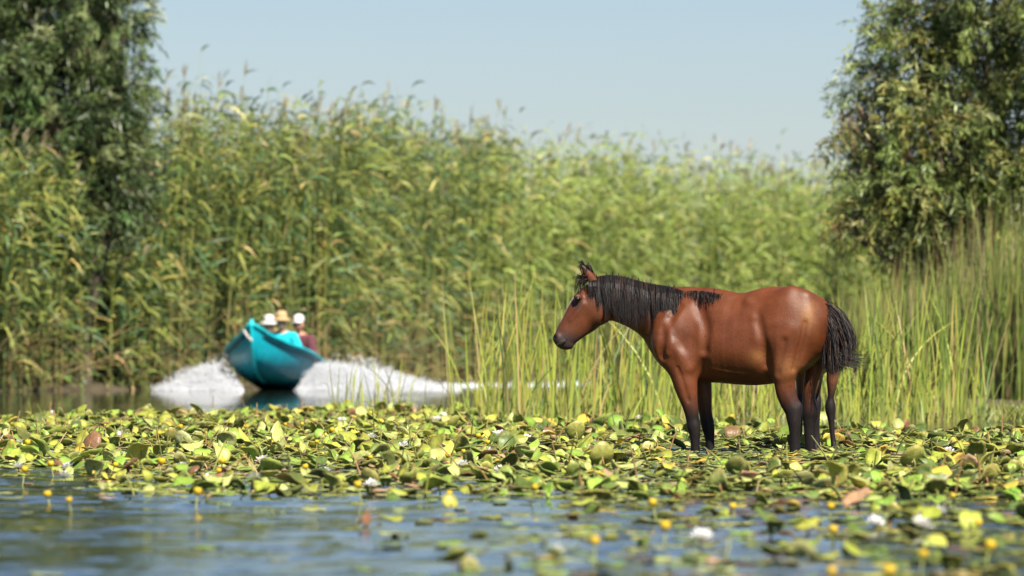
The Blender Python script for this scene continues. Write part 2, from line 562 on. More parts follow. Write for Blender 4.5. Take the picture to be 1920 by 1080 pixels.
def bank(name, front, back, z=0.09, step=0.5):
    """Soft soil bank whose lip follows the polyline front; slopes under the water."""
    front = np.asarray(front, float)
    xs = np.arange(front[0, 0], front[-1, 0], step)
    fy = np.interp(xs, front[:, 0], front[:, 1]) + 0.25 * np.sin(xs * 2.1) + .15 * np.sin(xs * 5.3 + 1)
    rows = [(-1.2, -.6), (-.25, -.05), (.1, .03), (.5, z), (3, z + .04), (20, z + .1), (back, z + .1)]
    V = []
    for k, (dy, zz) in enumerate(rows):
        V.append(np.stack([xs, fy + dy, zz + .03 * np.sin(xs * 3.3 + k * 2) * (zz > 0)], -1))
    V = np.concatenate(V)
    n = len(xs)
    i, j = np.meshgrid(np.arange(len(rows) - 1), np.arange(n - 1), indexing='ij')
    a = (i * n + j).ravel()
    Q = np.stack([a, a + 1, a + n + 1, a + n], 1)
    return tag(build(name, V, Q, M_SOIL, (.07, .055, .03), True), kind='structure')


bank('bank', EDGE, 1800)
RIGHT_EDGE = np.array([[1.6, 88.0], [3.2, 73], [4.2, 67], [5.2, 64.5], [7, 63], [14, 61], [30, 58]], float)
rb = bank('marsh_bank', RIGHT_EDGE, 24, z=.05)


# ------------------------------------------------------------------ reeds
def mixcols(n, rng, table):
    """n colours drawn from [(weight, rgb)], each jittered."""
    w = np.array([t[0] for t in table], float); w /= w.sum()
    k = rng.choice(len(table), n, p=w)
    c = np.array([t[1] for t in table])[k]
    return np.clip(c * (1 + rng.normal(0, .16, (n, 1))) * (1 + rng.normal(0, .05, (n, 3))), .003, .8)


GREENS = [(4, (.17, .22, .052)), (3.4, (.26, .28, .065)), (2.4, (.085, .165, .07)), (2.2, (.04, .075, .025)), (.8, (.4, .35, .1)), (.3, (.46, .33, .14))]
LOWS = [(3.4, (.16, .205, .05)), (3.0, (.08, .15, .06)), (1.2, (.38, .29, .12)), (.8, (.22, .13, .06)), (2, (.045, .07, .028))]
FAR = [(4, (.26, .32, .07)), (3, (.2, .27, .06)), (1.5, (.14, .19, .07)), (1, (.36, .33, .11))]  # sunlight and haze on the far reeds, put into paler leaf colours


def reed_bed(name, bx, by, seed, label, greens, hmean=4.7, hs=.35, nleaf=22, leafL=(.34, .56), leafW=(.028, .052)):
    rng = np.random.default_rng(seed)
    n = len(bx)
    acc = Acc()
    # clumped growth: height follows a slow noise along the bank
    P0 = np.stack([bx, by, np.zeros(n)], 1)
    h = hmean + hs * rng.normal(size=n) + .28 * vnoise(P0, 1.1, seed) + .2 * vnoise(P0, 3.1, seed + 1)
    cpx = 960 + bx / by * F
    h = np.where((cpx < 300) & (by < 97.5), np.minimum(h, np.interp(cpx, [-100, 110, 170, 270, 310], [4.1, 3.8, 2.3, 2.3, 4.2]) + rng.normal(0, .25, n)), h)
    lean = np.stack([rng.normal(.05, .05, n), rng.normal(-.01, .05, n), np.zeros(n)], 1)
    base = np.stack([bx, by, np.full(n, -.15)], 1)
    up = np.tile([0, 0, 1.0], (n, 1))
    side = norm(np.stack([np.ones(n), rng.normal(0, .25, n), np.zeros(n)], 1))
    V, Q = ribbons(base, up, h, rng.uniform(.009, .014, n), np.zeros(n), side, 4, np.array([1, 1, .9, .7, .3]), lean)
    c0 = mixcols(n, rng, [(3, (.33, .25, .11)), (1, (.22, .16, .07)), (3, (.17, .18, .06))])
    c1 = mixcols(n, rng, greens)
    t = np.repeat(np.linspace(0, 1, 5), 2)[None, :, None]
    k = np.clip((t - .15) / .35, 0, 1)
    acc.add(V, None, Q, (c0[:, None] * (1 - k) + c1[:, None] * k).reshape(-1, 3))
    # leaves
    m = n * nleaf
    st = np.repeat(np.arange(n), nleaf)
    u = np.tile(np.linspace(.1, .985, nleaf), n) + rng.uniform(-.03, .03, m)
    keep = rng.uniform(size=m) < np.clip(.62 + u * 1.1, 0, 1)
    st, u = st[keep], np.clip(u[keep], .05, 1)
    m = len(st)
    hb = h[st]
    b = base[st] + np.stack([np.zeros(m), np.zeros(m), hb * u], 1) + lean[st] * (hb * u ** 2)[:, None]
    az = rng.uniform(0, 2 * np.pi, m)
    el = R(48) + rng.normal(0, .3, m) + .3 * (u - .6)
    D = np.stack([np.cos(az) * np.cos(el), np.sin(az) * np.cos(el), np.sin(el)], 1)
    D[:, 0] += .38 * u
    D = norm(D)
    L = rng.uniform(*leafL, m) * np.interp(u, [0, .2, .8, 1], [.75, 1, 1, .65])
    W = rng.uniform(*leafW, m)
    droop = rng.uniform(.2, 1.3, m)
    sd = norm(np.cross(D, np.array([0, 0, 1.0])) + rng.normal(0, .7, (m, 3)))
    sway = np.tile([.22, 0, 0], (m, 1)) * rng.uniform(.2, 1.3, (m, 1))
    V, Q = ribbons(b, D, L, W, droop, sd, 3, np.array([.6, 1, .75, .05]), sway)
    ca, cb = mixcols(m, rng, LOWS), mixcols(m, rng, greens)
    pick = (rng.uniform(size=m) < np.clip((u - .12) / .3, 0, 1))[:, None]
    C = np.where(pick, cb, ca)
    acc.add(V, None, Q, np.repeat(C, 8, axis=0))
    # plumes
    pl = np.flatnonzero(rng.uniform(size=n) < .1)
    kpl = 6
    st = np.repeat(pl, kpl); m = len(st)
    b = base[st] + np.stack([np.zeros(m), np.zeros(m), h[st] * .99], 1) + lean[st] * h[st][:, None]
    b[:, 2] += np.tile(np.linspace(0, .16, kpl), len(pl))
    D = norm(np.stack([rng.normal(.25, .22, m), rng.normal(0, .2, m), np.ones(m)], 1))
    V, Q = ribbons(b, D, rng.uniform(.14, .3, m), rng.uniform(.02, .04, m), np.full(m, .3), norm(rng.normal(size=(m, 3)) * [1, .4, .2]), 2, np.array([.3, 1, .1]))
    acc.add(V, None, Q, np.repeat(mixcols(m, rng, [(2, (.22, .19, .11)), (1, (.3, .26, .16))]), 6, axis=0))
    return tag(acc.build(name, M_REED), label, kind='stuff')


def scatter_reeds(seed, x0, x1, n, depth):
    rng = np.random.default_rng(seed)
    x = rng.uniform(x0, x1, n)
    off = rng.uniform(0, 1, n) ** 1.5 * depth - .1 + .45 * np.sin(x * 1.7) * np.sin(x * .61 + 1)
    y = edge_d(x) + off
    g = np.sin(x * 4.1 + 1.0) + .8 * np.sin(x * 7.7 + .4) + .7 * np.sin(x * 2.3 + 2.1)      # growth in stools, dark gaps between
    keep = (off > 1.3) | (rng.uniform(size=n) < np.clip(.5 + .42 * g, .05, 1))
    return x[keep], y[keep]


bx, by = scatter_reeds(3, -16, -.4, 5000, 6.5)
reed_bed('reed_bed', bx, by, 5, 'tall dense green reeds with straw stems behind the boat', GREENS)
bx, by = scatter_reeds(4, -.9, 17.0, 3500, 7.5)
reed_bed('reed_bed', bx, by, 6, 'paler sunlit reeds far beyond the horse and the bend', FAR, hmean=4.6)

# broken straw stems leaning out over the water along the foot of the reeds
acc = Acc()
rng = np.random.default_rng(21)
for k in range(90):
    x = rng.uniform(-11, 1.5); d = edge_d(x) - rng.uniform(-.2, .5)
    a = rng.uniform(-1.3, 1.3); L = rng.uniform(.7, 2.3)
    p0 = np.array([x, d, rng.uniform(0, .5)])
    p1 = p0 + np.array([math.sin(a) * L, -rng.uniform(0, .5), math.cos(a) * L * .75 - .1])
    mid = (p0 + p1) / 2 + [0, -.05, rng.uniform(-.1, .18)]
    V, T, Q = tube_mesh(catmull([p0, mid, p1], 6), np.linspace(.011, .006, 6), 4, False)
    acc.add(V, None, Q, np.array([.34, .25, .12]) * rng.uniform(.6, 1.15))
tag(acc.build('reed_litter', M_REED), 'broken straw coloured reed stems leaning over the water edge', kind='stuff')


# ------------------------------------------------------------------ willows
def willow(name, label, d, lobes, base_px, seed, leafL, greens, ntw):
    rng = np.random.default_rng(seed)
    s = d / F
    root = empty(name, (at(base_px, HORIZON, d)[0], d, 0.05))
    o = np.array(root.location)
    C, Rr = [], []
    for (px, py, r) in lobes:
        c = at(px, py, d); c[1] += rng.uniform(-.45, .45) * r * s * 1.4
        C.append(c); Rr.append(r * s)
    C, Rr = np.array(C), np.array(Rr)
    wood = Acc(); limbs = Acc()
    fork = o + [0, 0, .7]
    V, T, Q = tube_mesh(catmull([o - [0, 0, .3], o + [.03, 0, .3], fork], 7), np.linspace(.2, .15, 7), 10)
    wood.add(V - o, T, Q, (.11, .085, .06))
    for c, r in zip(C, Rr):
        st = fork + rng.normal(0, .05, 3)
        m1 = st + (c - st) * .35 + [0, 0, .25] + rng.normal(0, .12, 3)
        m2 = st + (c - st) * .75 + rng.normal(0, .15, 3)
        P = catmull([st, m1, m2, c + [0, 0, r * .5]], 14)
        V, T, Q = tube_mesh(P, np.linspace(.085, .018, 14) * rng.uniform(.7, 1.1), 7)
        limbs.add(V - o, T, Q, np.array([.13, .1, .07]) * rng.uniform(.8, 1.2))
        for k in range(9):
            q0 = P[rng.integers(6, 14)]
            dv = rng.normal(size=3); dv /= np.linalg.norm(dv)
            q1 = c + dv * r * .85
            V, T, Q = tube_mesh(catmull([q0, (q0 + q1) / 2 + rng.normal(0, .06, 3), q1], 6), np.linspace(.018, .005, 6), 4)
            limbs.add(V - o, T, Q, np.array([.14, .1, .06]) * rng.uniform(.8, 1.2))
    wood.build('trunk', M_BARK, root, True)
    limbs.build('limbs', M_BARK, root, True)
    # leafy twigs, thickest near each lobe's shell and broken into tufts
    w = Rr ** 2.2; w /= w.sum()
    ntuft = ntw // 6
    k = rng.choice(len(C), ntuft, p=w)
    dv = norm(rng.normal(size=(ntuft, 3)))
    rad = rng.uniform(.2, 1.12, ntuft) ** .55
    tc = C[k] + dv * (Rr[k] * rad)[:, None]
    td = norm(dv + rng.normal(0, .35, (ntuft, 3)) + [0, 0, .15])
    ti = np.repeat(np.arange(ntuft), 6)
    tw = len(ti)
    b = tc[ti] + rng.normal(0, .07, (tw, 3))
    D = norm(td[ti] + rng.normal(0, .45, (tw, 3)))
    TL = rng.uniform(.2, .42, tw)
    ac = Acc()
    V, Q = ribbons(b, D, TL, np.full(tw, .006), np.full(tw, .35), norm(rng.normal(size=(tw, 3))), 2, np.array([1, .8, .3]))
    ac.add(V - o, None, Q, (.14, .1, .05))
    nl = 13
    li = np.repeat(np.arange(tw), nl); m = len(li)
    u = np.tile(np.linspace(.08, 1, nl), tw)
    lb = b[li] + D[li] * (TL[li] * u)[:, None]
    lb[:, 2] -= TL[li] * .35 * u ** 2
    ld = norm(D[li] * .7 + rng.normal(0, .55, (m, 3)) + [0.08, 0, -.22])
    LL = rng.uniform(*leafL, m)
    V, Q = ribbons(lb, ld, LL, LL * rng.uniform(.19, .27, m), np.full(m, .25), norm(rng.normal(size=(m, 3))), 2, np.array([.25, 1, .05]))
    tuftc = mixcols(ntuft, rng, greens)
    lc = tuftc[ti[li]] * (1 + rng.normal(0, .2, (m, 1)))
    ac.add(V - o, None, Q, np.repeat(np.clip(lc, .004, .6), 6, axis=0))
    cr = ac.build('crown', M_WILLOW, root)
    return tag(root, label, 'tree')


WG = [(4, (.17, .22, .055)), (2.2, (.08, .12, .035)), (2.8, (.25, .29, .1)), (1.5, (.33, .32, .085)), (.22, (.2, .13, .05))]
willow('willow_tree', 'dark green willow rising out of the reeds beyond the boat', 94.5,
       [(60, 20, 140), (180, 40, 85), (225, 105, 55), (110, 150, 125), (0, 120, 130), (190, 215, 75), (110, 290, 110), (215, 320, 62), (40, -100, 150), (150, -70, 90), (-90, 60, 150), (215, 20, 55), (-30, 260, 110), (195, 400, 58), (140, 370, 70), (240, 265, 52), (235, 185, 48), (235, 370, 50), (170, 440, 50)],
       150, 31, (.11, .18), [(4, (.085, .13, .042)), (3, (.125, .17, .055)), (2.4, (.045, .07, .026)), (1.4, (.21, .25, .11))], 6600)  # dark leaf tones stand in for deep shade in this crown
willow('willow_tree', 'bushy willow with yellowing leaves above the rushes behind the horse', 76.0,
       [(1850, 30, 140), (1720, 105, 90), (1665, 240, 78), (1755, 255, 130), (1890, 190, 150), (1655, 385, 78), (1780, 395, 105), (1900, 380, 110), (1880, -110, 160), (1990, 250, 170), (1640, 150, 48), (1995, 60, 160), (1700, 320, 90), (1610, 215, 34), (1625, 330, 45), (1720, 440, 70), (1765, 20, 70), (1592, 262, 30), (1602, 415, 42), (1578, 215, 22), (1668, 60, 40), (1705, 30, 50), (1600, 300, 35)],
       1830, 33, (.08, .135), WG, 7000)


# ------------------------------------------------------------------ rushes and cattails
def blade_field(rng, x, d, h, w, lean, table, zbase=-.05, nseg=5, bend=.0, low=None):
    n = len(x)
    base = np.stack([x, d, np.full(n, zbase)], 1)
    az = rng.uniform(0, 2 * np.pi, n)
    tl = np.abs(rng.normal(0, lean, n))
    D = norm(np.stack([np.cos(az) * tl, np.sin(az) * tl, np.ones(n)], 1))
    bd = np.abs(rng.normal(0, bend, n)) * (rng.uniform(size=n) < .35) + np.abs(rng.normal(0, bend * .25, n))
    sway = np.stack([np.cos(az) * bd + .03, np.sin(az) * bd, -.55 * bd], 1)
    side = norm(np.stack([np.ones(n), rng.normal(0, .7, n), np.zeros(n)], 1))
    V, Q = ribbons(base, D, h, w, np.zeros(n), side, nseg, np.interp(np.linspace(0, 1, nseg + 1), [0, .5, .85, 1], [1, .9, .55, .04]), sway)
    C = mixcols(n, rng, table)
    t = np.repeat(np.linspace(0, 1, nseg + 1), 2)[None, :, None]
    tip = np.where(rng.uniform(size=(n, 1, 1)) < .35, np.array([.34, .25, .1]), C[:, None])
    k = np.clip((t - .75) / .25, 0, 1)
    CC = C[:, None] * (1 - k) + tip * k
    if low is not None:
        kk = np.clip(1 - t / .3, 0, 1) * .7
        CC = CC * (1 - kk) + np.array(low) * kk
    return V, Q, CC.reshape(-1, 3)


CAT = [(4, (.33, .37, .055)), (3, (.22, .3, .05)), (2.4, (.43, .42, .09)), (1, (.12, .19, .05)), (.9, (.5, .38, .16))]


def cattail(px, row, n, top_row, spread, seed, label, table=CAT, lean=.09, bend=.22):
    rng = np.random.default_rng(seed)
    d0 = depth_of_row(row)
    p0 = at(px, row, d0)
    H = CAM_H + (HORIZON - top_row) / F * d0
    root = empty('cattail_clump', (p0[0], p0[1], 0))
    x = rng.normal(0, spread * d0 / F * .55, n)
    dd = rng.normal(0, 1.1, n)
    h = H * (.28 + .78 * rng.uniform(0, 1, n) ** 1.9)
    V, Q, C = blade_field(rng, x, dd, h, rng.uniform(.01, .02, n), lean, table, -.1, 5, bend, (.38, .36, .12))
    body = build('leaf_mass', V, Q, M_BLADE, C, False, root)
    body['kind'] = 'stuff'
    for k in range(7):
        V, Q, C = blade_field(rng, rng.normal(0, spread * d0 / F * .4, 1), rng.normal(-.9, .2, 1), np.array([H * rng.uniform(.85, 1.1)]), np.array([rng.uniform(.014, .02)]), lean * 1.3, table, -.1, 8, bend * 1.5, (.38, .36, .12))
        build('leaf', V, Q, M_BLADE, C, False, root)
    return tag(root, label, 'cattail', 'cattails growing behind the horse')


CLUMPS = [
    (655, 775, 9, 665, 40, 'few thin bent cattail blades in front of the white spray'),
    (700, 772, 8, 680, 40, 'low sparse cattail blades at the foot of the white spray'),
    (745, 770, 8, 640, 40, 'sparse drooping cattail blades between the spray and the taller clumps'),
    (880, 784, 20, 505, 42, 'tall loose cattail clump farthest from the horse with arching tips'),
    (930, 788, 44, 490, 45, 'tall upright cattail clump, second from the boat side'),
    (985, 790, 60, 500, 45, 'dense cattail clump just beyond the horse\'s nose'),
    (1040, 792, 60, 505, 45, 'dense cattail clump directly under the horse\'s muzzle'),
    (1095, 790, 62, 485, 45, 'dense cattail clump under the horse\'s jaw'),
    (1150, 790, 62, 500, 45, 'dense cattail clump under the horse\'s throat'),
    (1205, 790, 60, 505, 45, 'dense cattail clump under the horse\'s neck'),
    (1255, 788, 46, 520, 40, 'cattail clump beside the horse\'s near foreleg and chest'),
    (1330, 784, 42, 505, 45, 'cattail clump behind the horse\'s forelegs'),
    (1385, 784, 44, 520, 45, 'cattail clump seen under the middle of the horse\'s belly'),
    (1440, 784, 44, 530, 45, 'cattail clump seen under the horse\'s flank'),
    (1540, 786, 46, 540, 40, 'cattail clump behind the horse\'s hind legs'),
    (1600, 790, 50, 520, 42, 'cattail clump just behind the horse\'s tail tip'),
    (1655, 790, 56, 485, 45, 'tall cattail clump with crossed yellow blades past the tail'),
    (1710, 790, 56, 478, 45, 'tall bright cattail clump under the low willow branches'),
    (1765, 788, 50, 490, 45, 'cattail clump with bent brown tips before the dark rushes'),
    (1822, 784, 30, 560, 45, 'shorter cattail clump nearest the dark rushes'),
]
for i, (px, row, n, top, sp, lab) in enumerate(CLUMPS):
    cattail(px, row, int(n * 1.15), top, sp, 100 + i, lab)

# dark rushes under the willow
rng = np.random.default_rng(51)
n = 3600
x = rng.uniform(3.9, 9.5, n); d = np.interp(x, RIGHT_EDGE[:, 0], RIGHT_EDGE[:, 1]) + 3.2 + rng.uniform(0, 1, n) ** 1.3 * 6
hmax = np.interp(960 + x / d * F, [1540, 1600, 1700, 1800, 1920], [1.0, 1.45, 1.8, 2.15, 2.5])
V, Q, C = blade_field(rng, x, d, hmax * np.clip(rng.normal(.82, .18, n), .3, 1.15), rng.uniform(.01, .022, n), .09,
                      [(4, (.15, .2, .04)), (3, (.06, .09, .025)), (1.6, (.17, .13, .055)), (.6, (.28, .23, .13)), (1.5, (.18, .22, .05))], 0, 4, .1)
tag(build('rushes', V, Q, M_REED, C), 'dark olive rushes standing thick under the willow', kind='stuff')

# low sunlit marsh plants on the flat bank and along the cattail feet
n = 15000
x = rng.uniform(-1.2, 9.5, n); d = rng.uniform(55.5, 73, n)
px_ = 960 + x / d * F
ok = (d > np.interp(px_, [700, 900, 1250, 1500, 1700, 1920], [63, 60.5, 58.5, 57.5, 56.5, 56])) & ((px_ > 1230) | (d < 69)) & ((px_ > 900) | (d < 66)) & (rng.uniform(size=n) < np.clip((px_ - 700) / 500, .08, 1))
x, d = x[ok], d[ok]; n = len(x)
V, Q, C = blade_field(rng, x, d, rng.uniform(.05, .2, n) * np.where(px_[ok] < 1230, .7, 1), rng.uniform(.01, .024, n), .6,
                      [(4, (.26, .29, .06)), (3, (.2, .25, .05)), (1.5, (.3, .26, .1)), (1.5, (.13, .17, .045))], -.02, 3, .4)
tag(build('marsh_grass', V, Q, M_BLADE, C), 'low yellow green marsh plants on the flat shore', kind='stuff')


# ------------------------------------------------------------------ the bay horse
S = D_HORSE / F
YAW = math.tan(R(17))


def hp(px, py, w=0.0):
    return at(px, py, D_HORSE + w)


def axw(px):
    """Depth of the horse's midline under photo column px (the rump is nearer, the chest farther)."""
    return -(px - 1385) * S * YAW


LAT = norm(np.array([math.sin(R(17)), math.cos(R(17)), 0]))
BAY, BLACK, TAN, MUZ = np.array([.102, .027, .007]), np.array([.011, .008, .008]), np.array([.32, .15, .05]), np.array([.03, .022, .022])


def tube_px(body, rows, lat, k, egg=0.0):
    P = [hp(r[0], r[1], r[2]) for r in rows]
    body.tube(P, [r[3] * S for r in rows], [r[4] for r in rows], lat, k, egg=egg)


def ground_horse():
    B = Body(hp(1025, 910, -.62) - [0, 0, .05], hp(1600, 480, .62) + [.02, 0, 0], .0095)
    # trunk: column, top row, bottom row, half width
    st = [(1243, 606, 672, .10), (1262, 572, 700, .155), (1290, 549, 711, .185), (1320, 544, 716, .2), (1350, 548, 718, .222), (1385, 551, 721, .238),
          (1420, 545, 722, .242), (1450, 538, 716, .238), (1478, 535, 700, .228), (1500, 539, 672, .205), (1516, 551, 645, .165)]
    tube_px(B, [(c, (t + b) / 2, axw(c), (b - t) / 2, hw) for c, t, b, hw in st], LAT, .03, egg=.16)
    # neck
    tube_px(B, [(1282, 622, .13, 66, .145), (1255, 603, .15, 60, .13), (1226, 587, .17, 50, .108), (1197, 575, .19, 43.5, .09), (1166, 564, .2, 41, .08), (1136, 559, .21, 39, .078)],
            (0.1, 1, 0), .05)
    # withers ridge
    tube_px(B, [(1255, 551, .13, 9, .03), (1290, 551, .1, 9, .035), (1335, 553, .05, 8, .04), (1375, 559, .0, 7, .04)], LAT, .06)
    # head
    HL = norm(np.array([-.10, 1, 0]))
    tube_px(B, [(1124, 556, .21, 33, .078), (1108, 575, .205, 37.5, .086), (1093, 593, .2, 35, .08), (1077, 611, .19, 28, .065), (1063, 628, .183, 22.5, .054), (1054, 640, .18, 18, .05)], HL, .03)
    B.blob(hp(1124, 583, .15), (.088, .05, .1), None, .03)                 # near jowl
    B.blob(hp(1124, 583, .27), (.088, .05, .1), None, .03)
    B.blob(hp(1083, 557, .125), (.03, .026, .024), None, .025)             # brow
    B.blob(hp(1083, 557, .28), (.03, .026, .024), None, .025)
    B.blob(hp(1045, 634, .15), (.03, .028, .032), None, .02)               # nostril wing
    B.blob(hp(1045, 634, .215), (.03, .028, .032), None, .02)
    tube_px(B, [(1060, 645, .185, 10, .045), (1068, 648, .187, 7, .035)], HL, .015)   # chin
    B.blob(hp(1040.5, 632, .122), (.012, .02, .018), None, .01, True)
    tube_px(B, [(1044, 648, .135, 1.6, .02), (1052, 645, .132, 1.6, .02), (1060, 640, .13, 1.2, .02)], HL, .01)
    B.tube([hp(1142, 548, .12), hp(1141, 578, .12), hp(1131, 604, .135)], [.012, .012, .01], [.02, .02, .02], (0, 1, 0), .025, sub=True)     # groove behind the jowl
    tube_px(B, [(1094, 570, .125, 3.2, .012), (1082, 586, .127, 3, .012), (1070, 601, .135, 2.4, .01)], HL, .02)                 # facial crest
    # ears
    tube_px(B, [(1118, 536, .165, 8, .022), (1107, 520, .155, 8.5, .02), (1096, 505, .15, 5.5, .015), (1088, 495, .15, 2, .008)], HL, .012)
    tube_px(B, [(1114, 534, .25, 8, .022), (1110, 517, .262, 7.5, .02), (1106, 506, .265, 5, .014), (1103, 497, .265, 2, .008)], HL, .012)
    # shoulders and upper arms
    B.blob(hp(1268, 632, -.0), (.135, .085, .2), None, .07)
    B.blob(hp(1300, 640, .26), (.135, .085, .2), None, .07)
    tube_px(B, [(1258, 600, .03, 26, .06), (1252, 640, -.01, 30, .08), (1262, 668, -.02, 28, .075), (1284, 690, -.03, 25, .07)], (0, 1, 0), .04)
    tube_px(B, [(1272, 650, .26, 30, .08), (1296, 684, .25, 24, .07)], (0, 1, 0), .05)
    B.blob(hp(1296, 668, -.055), (.075, .06, .1), None, .035)
    # forelegs: near, far
    tube_px(B, [(1279, 672, -.035, 28, .078), (1281, 692, -.04, 26.5, .075), (1284, 713, -.045, 23.5, .066), (1288.5, 738, -.045, 19, .054), (1294.5, 763, -.045, 14.5, .044), (1298.5, 786, -.045, 12.4, .038), (1300.8, 799, -.045, 13, .042),
                (1302.5, 812, -.045, 11, .036), (1303.5, 828, -.045, 9.2, .028), (1304, 850, -.045, 8.6, .026), (1305, 872, -.045, 10.5, .033), (1301, 886, -.045, 9.5, .032), (1297, 900, -.045, 14, .05)], (0, 1, 0), .03)
    tube_px(B, [(1306, 676, .225, 26, .07), (1312, 700, .22, 21, .062), (1316, 722, .22, 17.5, .054), (1319.5, 750, .22, 15, .046), (1323, 775, .22, 12.4, .04), (1327, 797, .22, 12.6, .042), (1330, 815, .22, 10, .033),
                (1331.5, 835, .22, 8.4, .027), (1333, 856, .22, 9.5, .03), (1331, 872, .22, 9, .032), (1328, 886, .22, 13, .048)], (0, 1, 0), .03)
    # hindquarters
    B.blob(hp(1484, 603, -.235), (.165, .095, .25), None, .06)
    B.blob(hp(1508, 603, .1), (.14, .1, .23), None, .05)
    tube_px(B, [(1512, 560, -.24, 12, .05), (1514, 595, -.26, 15, .06), (1503, 640, -.27, 17, .06), (1490, 680, -.27, 18, .06)], LAT, .05)
    tube_px(B, [(1452, 640, -.25, 30, .07), (1458, 672, -.262, 28, .08), (1468, 700, -.268, 23, .07)], LAT, .05)
    tube_px(B, [(1482, 620, -.25, 44, .1), (1474, 655, -.26, 38, .092), (1469.5, 688, -.268, 26, .078), (1469.5, 711, -.272, 21.5, .062), (1474, 735, -.275, 19.5, .05), (1480.5, 754, -.277, 18, .044), (1487, 770, -.28, 16.2, .043), (1488.5, 787, -.28, 13.6, .04),
                (1490, 806, -.28, 11, .034), (1490, 828, -.28, 10.2, .03), (1490, 850, -.28, 10.4, .03), (1489, 871, -.28, 11.5, .036), (1486, 886, -.28, 10.5, .034), (1482, 900, -.28, 14.5, .052)], (0, 1, 0), .03)
    B.blob(hp(1499.5, 763, -.28), (.018, .026, .036), None, .014)
    tube_px(B, [(1524, 610, .06, 24, .08), (1530, 650, .03, 20, .08), (1528, 685, .02, 16.5, .075), (1521, 712, .01, 14, .06), (1517, 738, .0, 12.4, .048), (1517, 758, .0, 13, .045), (1518, 776, .0, 14.4, .046), (1518.5, 792, .0, 12.8, .04),
                (1518.5, 812, .0, 11, .034), (1519, 832, .0, 10.2, .03), (1519.5, 852, .0, 10.4, .03), (1519, 871, .0, 11.2, .035), (1516, 884, .0, 10.2, .033), (1512, 897, .0, 14, .05)], (0, 1, 0), .03)
    B.blob(hp(1528, 772, .0), (.02, .026, .042), None, .022)
    # hip point, flank hollow, girth crease behind the elbow, groove behind the shoulder, jaw groove
    # crease behind the elbow, tendon groove above the hock
    B.tube([hp(1312, 714, -.115), hp(1313, 692, -.125), hp(1321, 664, -.185)], [.014, .014, .004], [.022, .022, .008], (0, 1, 0), .035, sub=True)
    B.tube([hp(1483, 728, -.335), hp(1487, 745, -.33), hp(1492, 760, -.335)], [.008, .009, .006], [.012, .014, .01], (0, 1, 0), .02, sub=True)
    B.blob(hp(1318, 700, -.17), (.03, .05, .06), None, .05, True)
    B.blob(hp(1437, 690, -.34), (.03, .05, .08), None, .09, True)
    def on_skin(pts, lift):
        out = []
        for c, r in pts:
            p = hp(c, r, 0)
            y = B.front(p)
            q = hp(c, r, y - D_HORSE); q[1] -= lift
            out.append(q)
        return out

    def groove(pts, r, k=.04, lift=.72):
        P = on_skin(pts, r * lift); m = len(P)
        B.tube(P, np.full(m, r) * np.linspace(1, .8, m), np.full(m, r), (0, 1, 0), k, sub=True)

    def ridge(pts, r, k=.03):
        P = on_skin(pts, -r * .7); m = len(P)
        B.tube(P, np.full(m, r), np.full(m, r), (0, 1, 0), k)
    groove([(1272, 572), (1252, 604), (1241, 640), (1240, 668)], .02)
    groove([(1310, 572), (1322, 615), (1320, 655)], .024, .05)
    groove([(1408, 572), (1422, 606), (1432, 645), (1438, 684)], .021, .04)
    groove([(1509, 606), (1501, 648), (1488, 692)], .013, .03, .9)
    groove([(1470, 640), (1462, 676), (1458, 700)], .012, .04, .95)
    groove([(1270, 690), (1282, 722), (1291, 752)], .009, .02)
    ridge([(1404, 566), (1413, 578), (1416, 596)], .018, .05)
    ridge([(1262, 648), (1276, 668), (1290, 690)], .022, .05)
    ridge([(1335, 690), (1365, 697), (1400, 700)], .007, .015)
    ridge([(1252, 610), (1258, 640), (1254, 662)], .016, .04)
    # dock of the tail
    tube_px(B, [(1510, 556, -.14, 9, .03), (1527, 562, -.15, 8, .026), (1541, 570, -.155, 7, .022), (1551, 590, -.155, 5, .017), (1556, 620, -.155, 3, .01)], LAT, .03)
    V, Q = B.mesh(3)
    e1, e2 = V[Q[:, 2]] - V[Q[:, 0]], V[Q[:, 3]] - V[Q[:, 1]]
    fn = np.cross(e1, e2); vn = np.zeros_like(V)
    for c in range(4): np.add.at(vn, Q[:, c], fn)
    vn = norm(vn)
    px, py = pix(V)
    big_ = np.clip((790 - py) / 60, .1, 1) * np.clip((px - 1120) / 60, .25, 1)
    V = V + vn * ((.0045 * vnoise(V, 13, 14) + .0025 * vnoise(V, 34, 15)) * big_)[:, None]      # muscle and rib unevenness
    d = V[:, 1] - D_HORSE
    C = np.tile(BAY, (len(V), 1))
    n1 = vnoise(V, 9, 3); n2 = vnoise(V, 26, 4)

    def mixin(mask, col):
        nonlocal C
        m = np.clip(mask, 0, 1)[:, None]
        C = C * (1 - m) + np.asarray(col) * m
    mixin(.35 * np.clip((py - 640) / 80, 0, 1) * ((px > 1240) & (px < 1470)), (.12, .035, .014))       # belly shade put into the coat as a brown tone
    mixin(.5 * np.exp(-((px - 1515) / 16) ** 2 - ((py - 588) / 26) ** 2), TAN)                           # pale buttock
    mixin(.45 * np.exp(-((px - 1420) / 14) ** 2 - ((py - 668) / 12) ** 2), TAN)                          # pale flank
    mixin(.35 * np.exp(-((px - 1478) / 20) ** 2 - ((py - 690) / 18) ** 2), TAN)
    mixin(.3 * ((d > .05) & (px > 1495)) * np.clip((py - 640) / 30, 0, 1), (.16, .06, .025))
    fore = (px < 1400) & (px > 1180)
    lim = np.where(fore, 764 + 8 * n1, np.where(px < 1507, 752 + 8 * n1 + (px - 1480) * -.5, 764 + 8 * n1))
    mixin(np.clip((py - lim + 26) / 44, 0, 1) * (px > 1180), BLACK * (1 + .3 * n2[:, None]))
    mixin(np.clip((px - 1440) / 40, 0, .3) * np.clip((py - 700) / 40, 0, 1), BLACK)
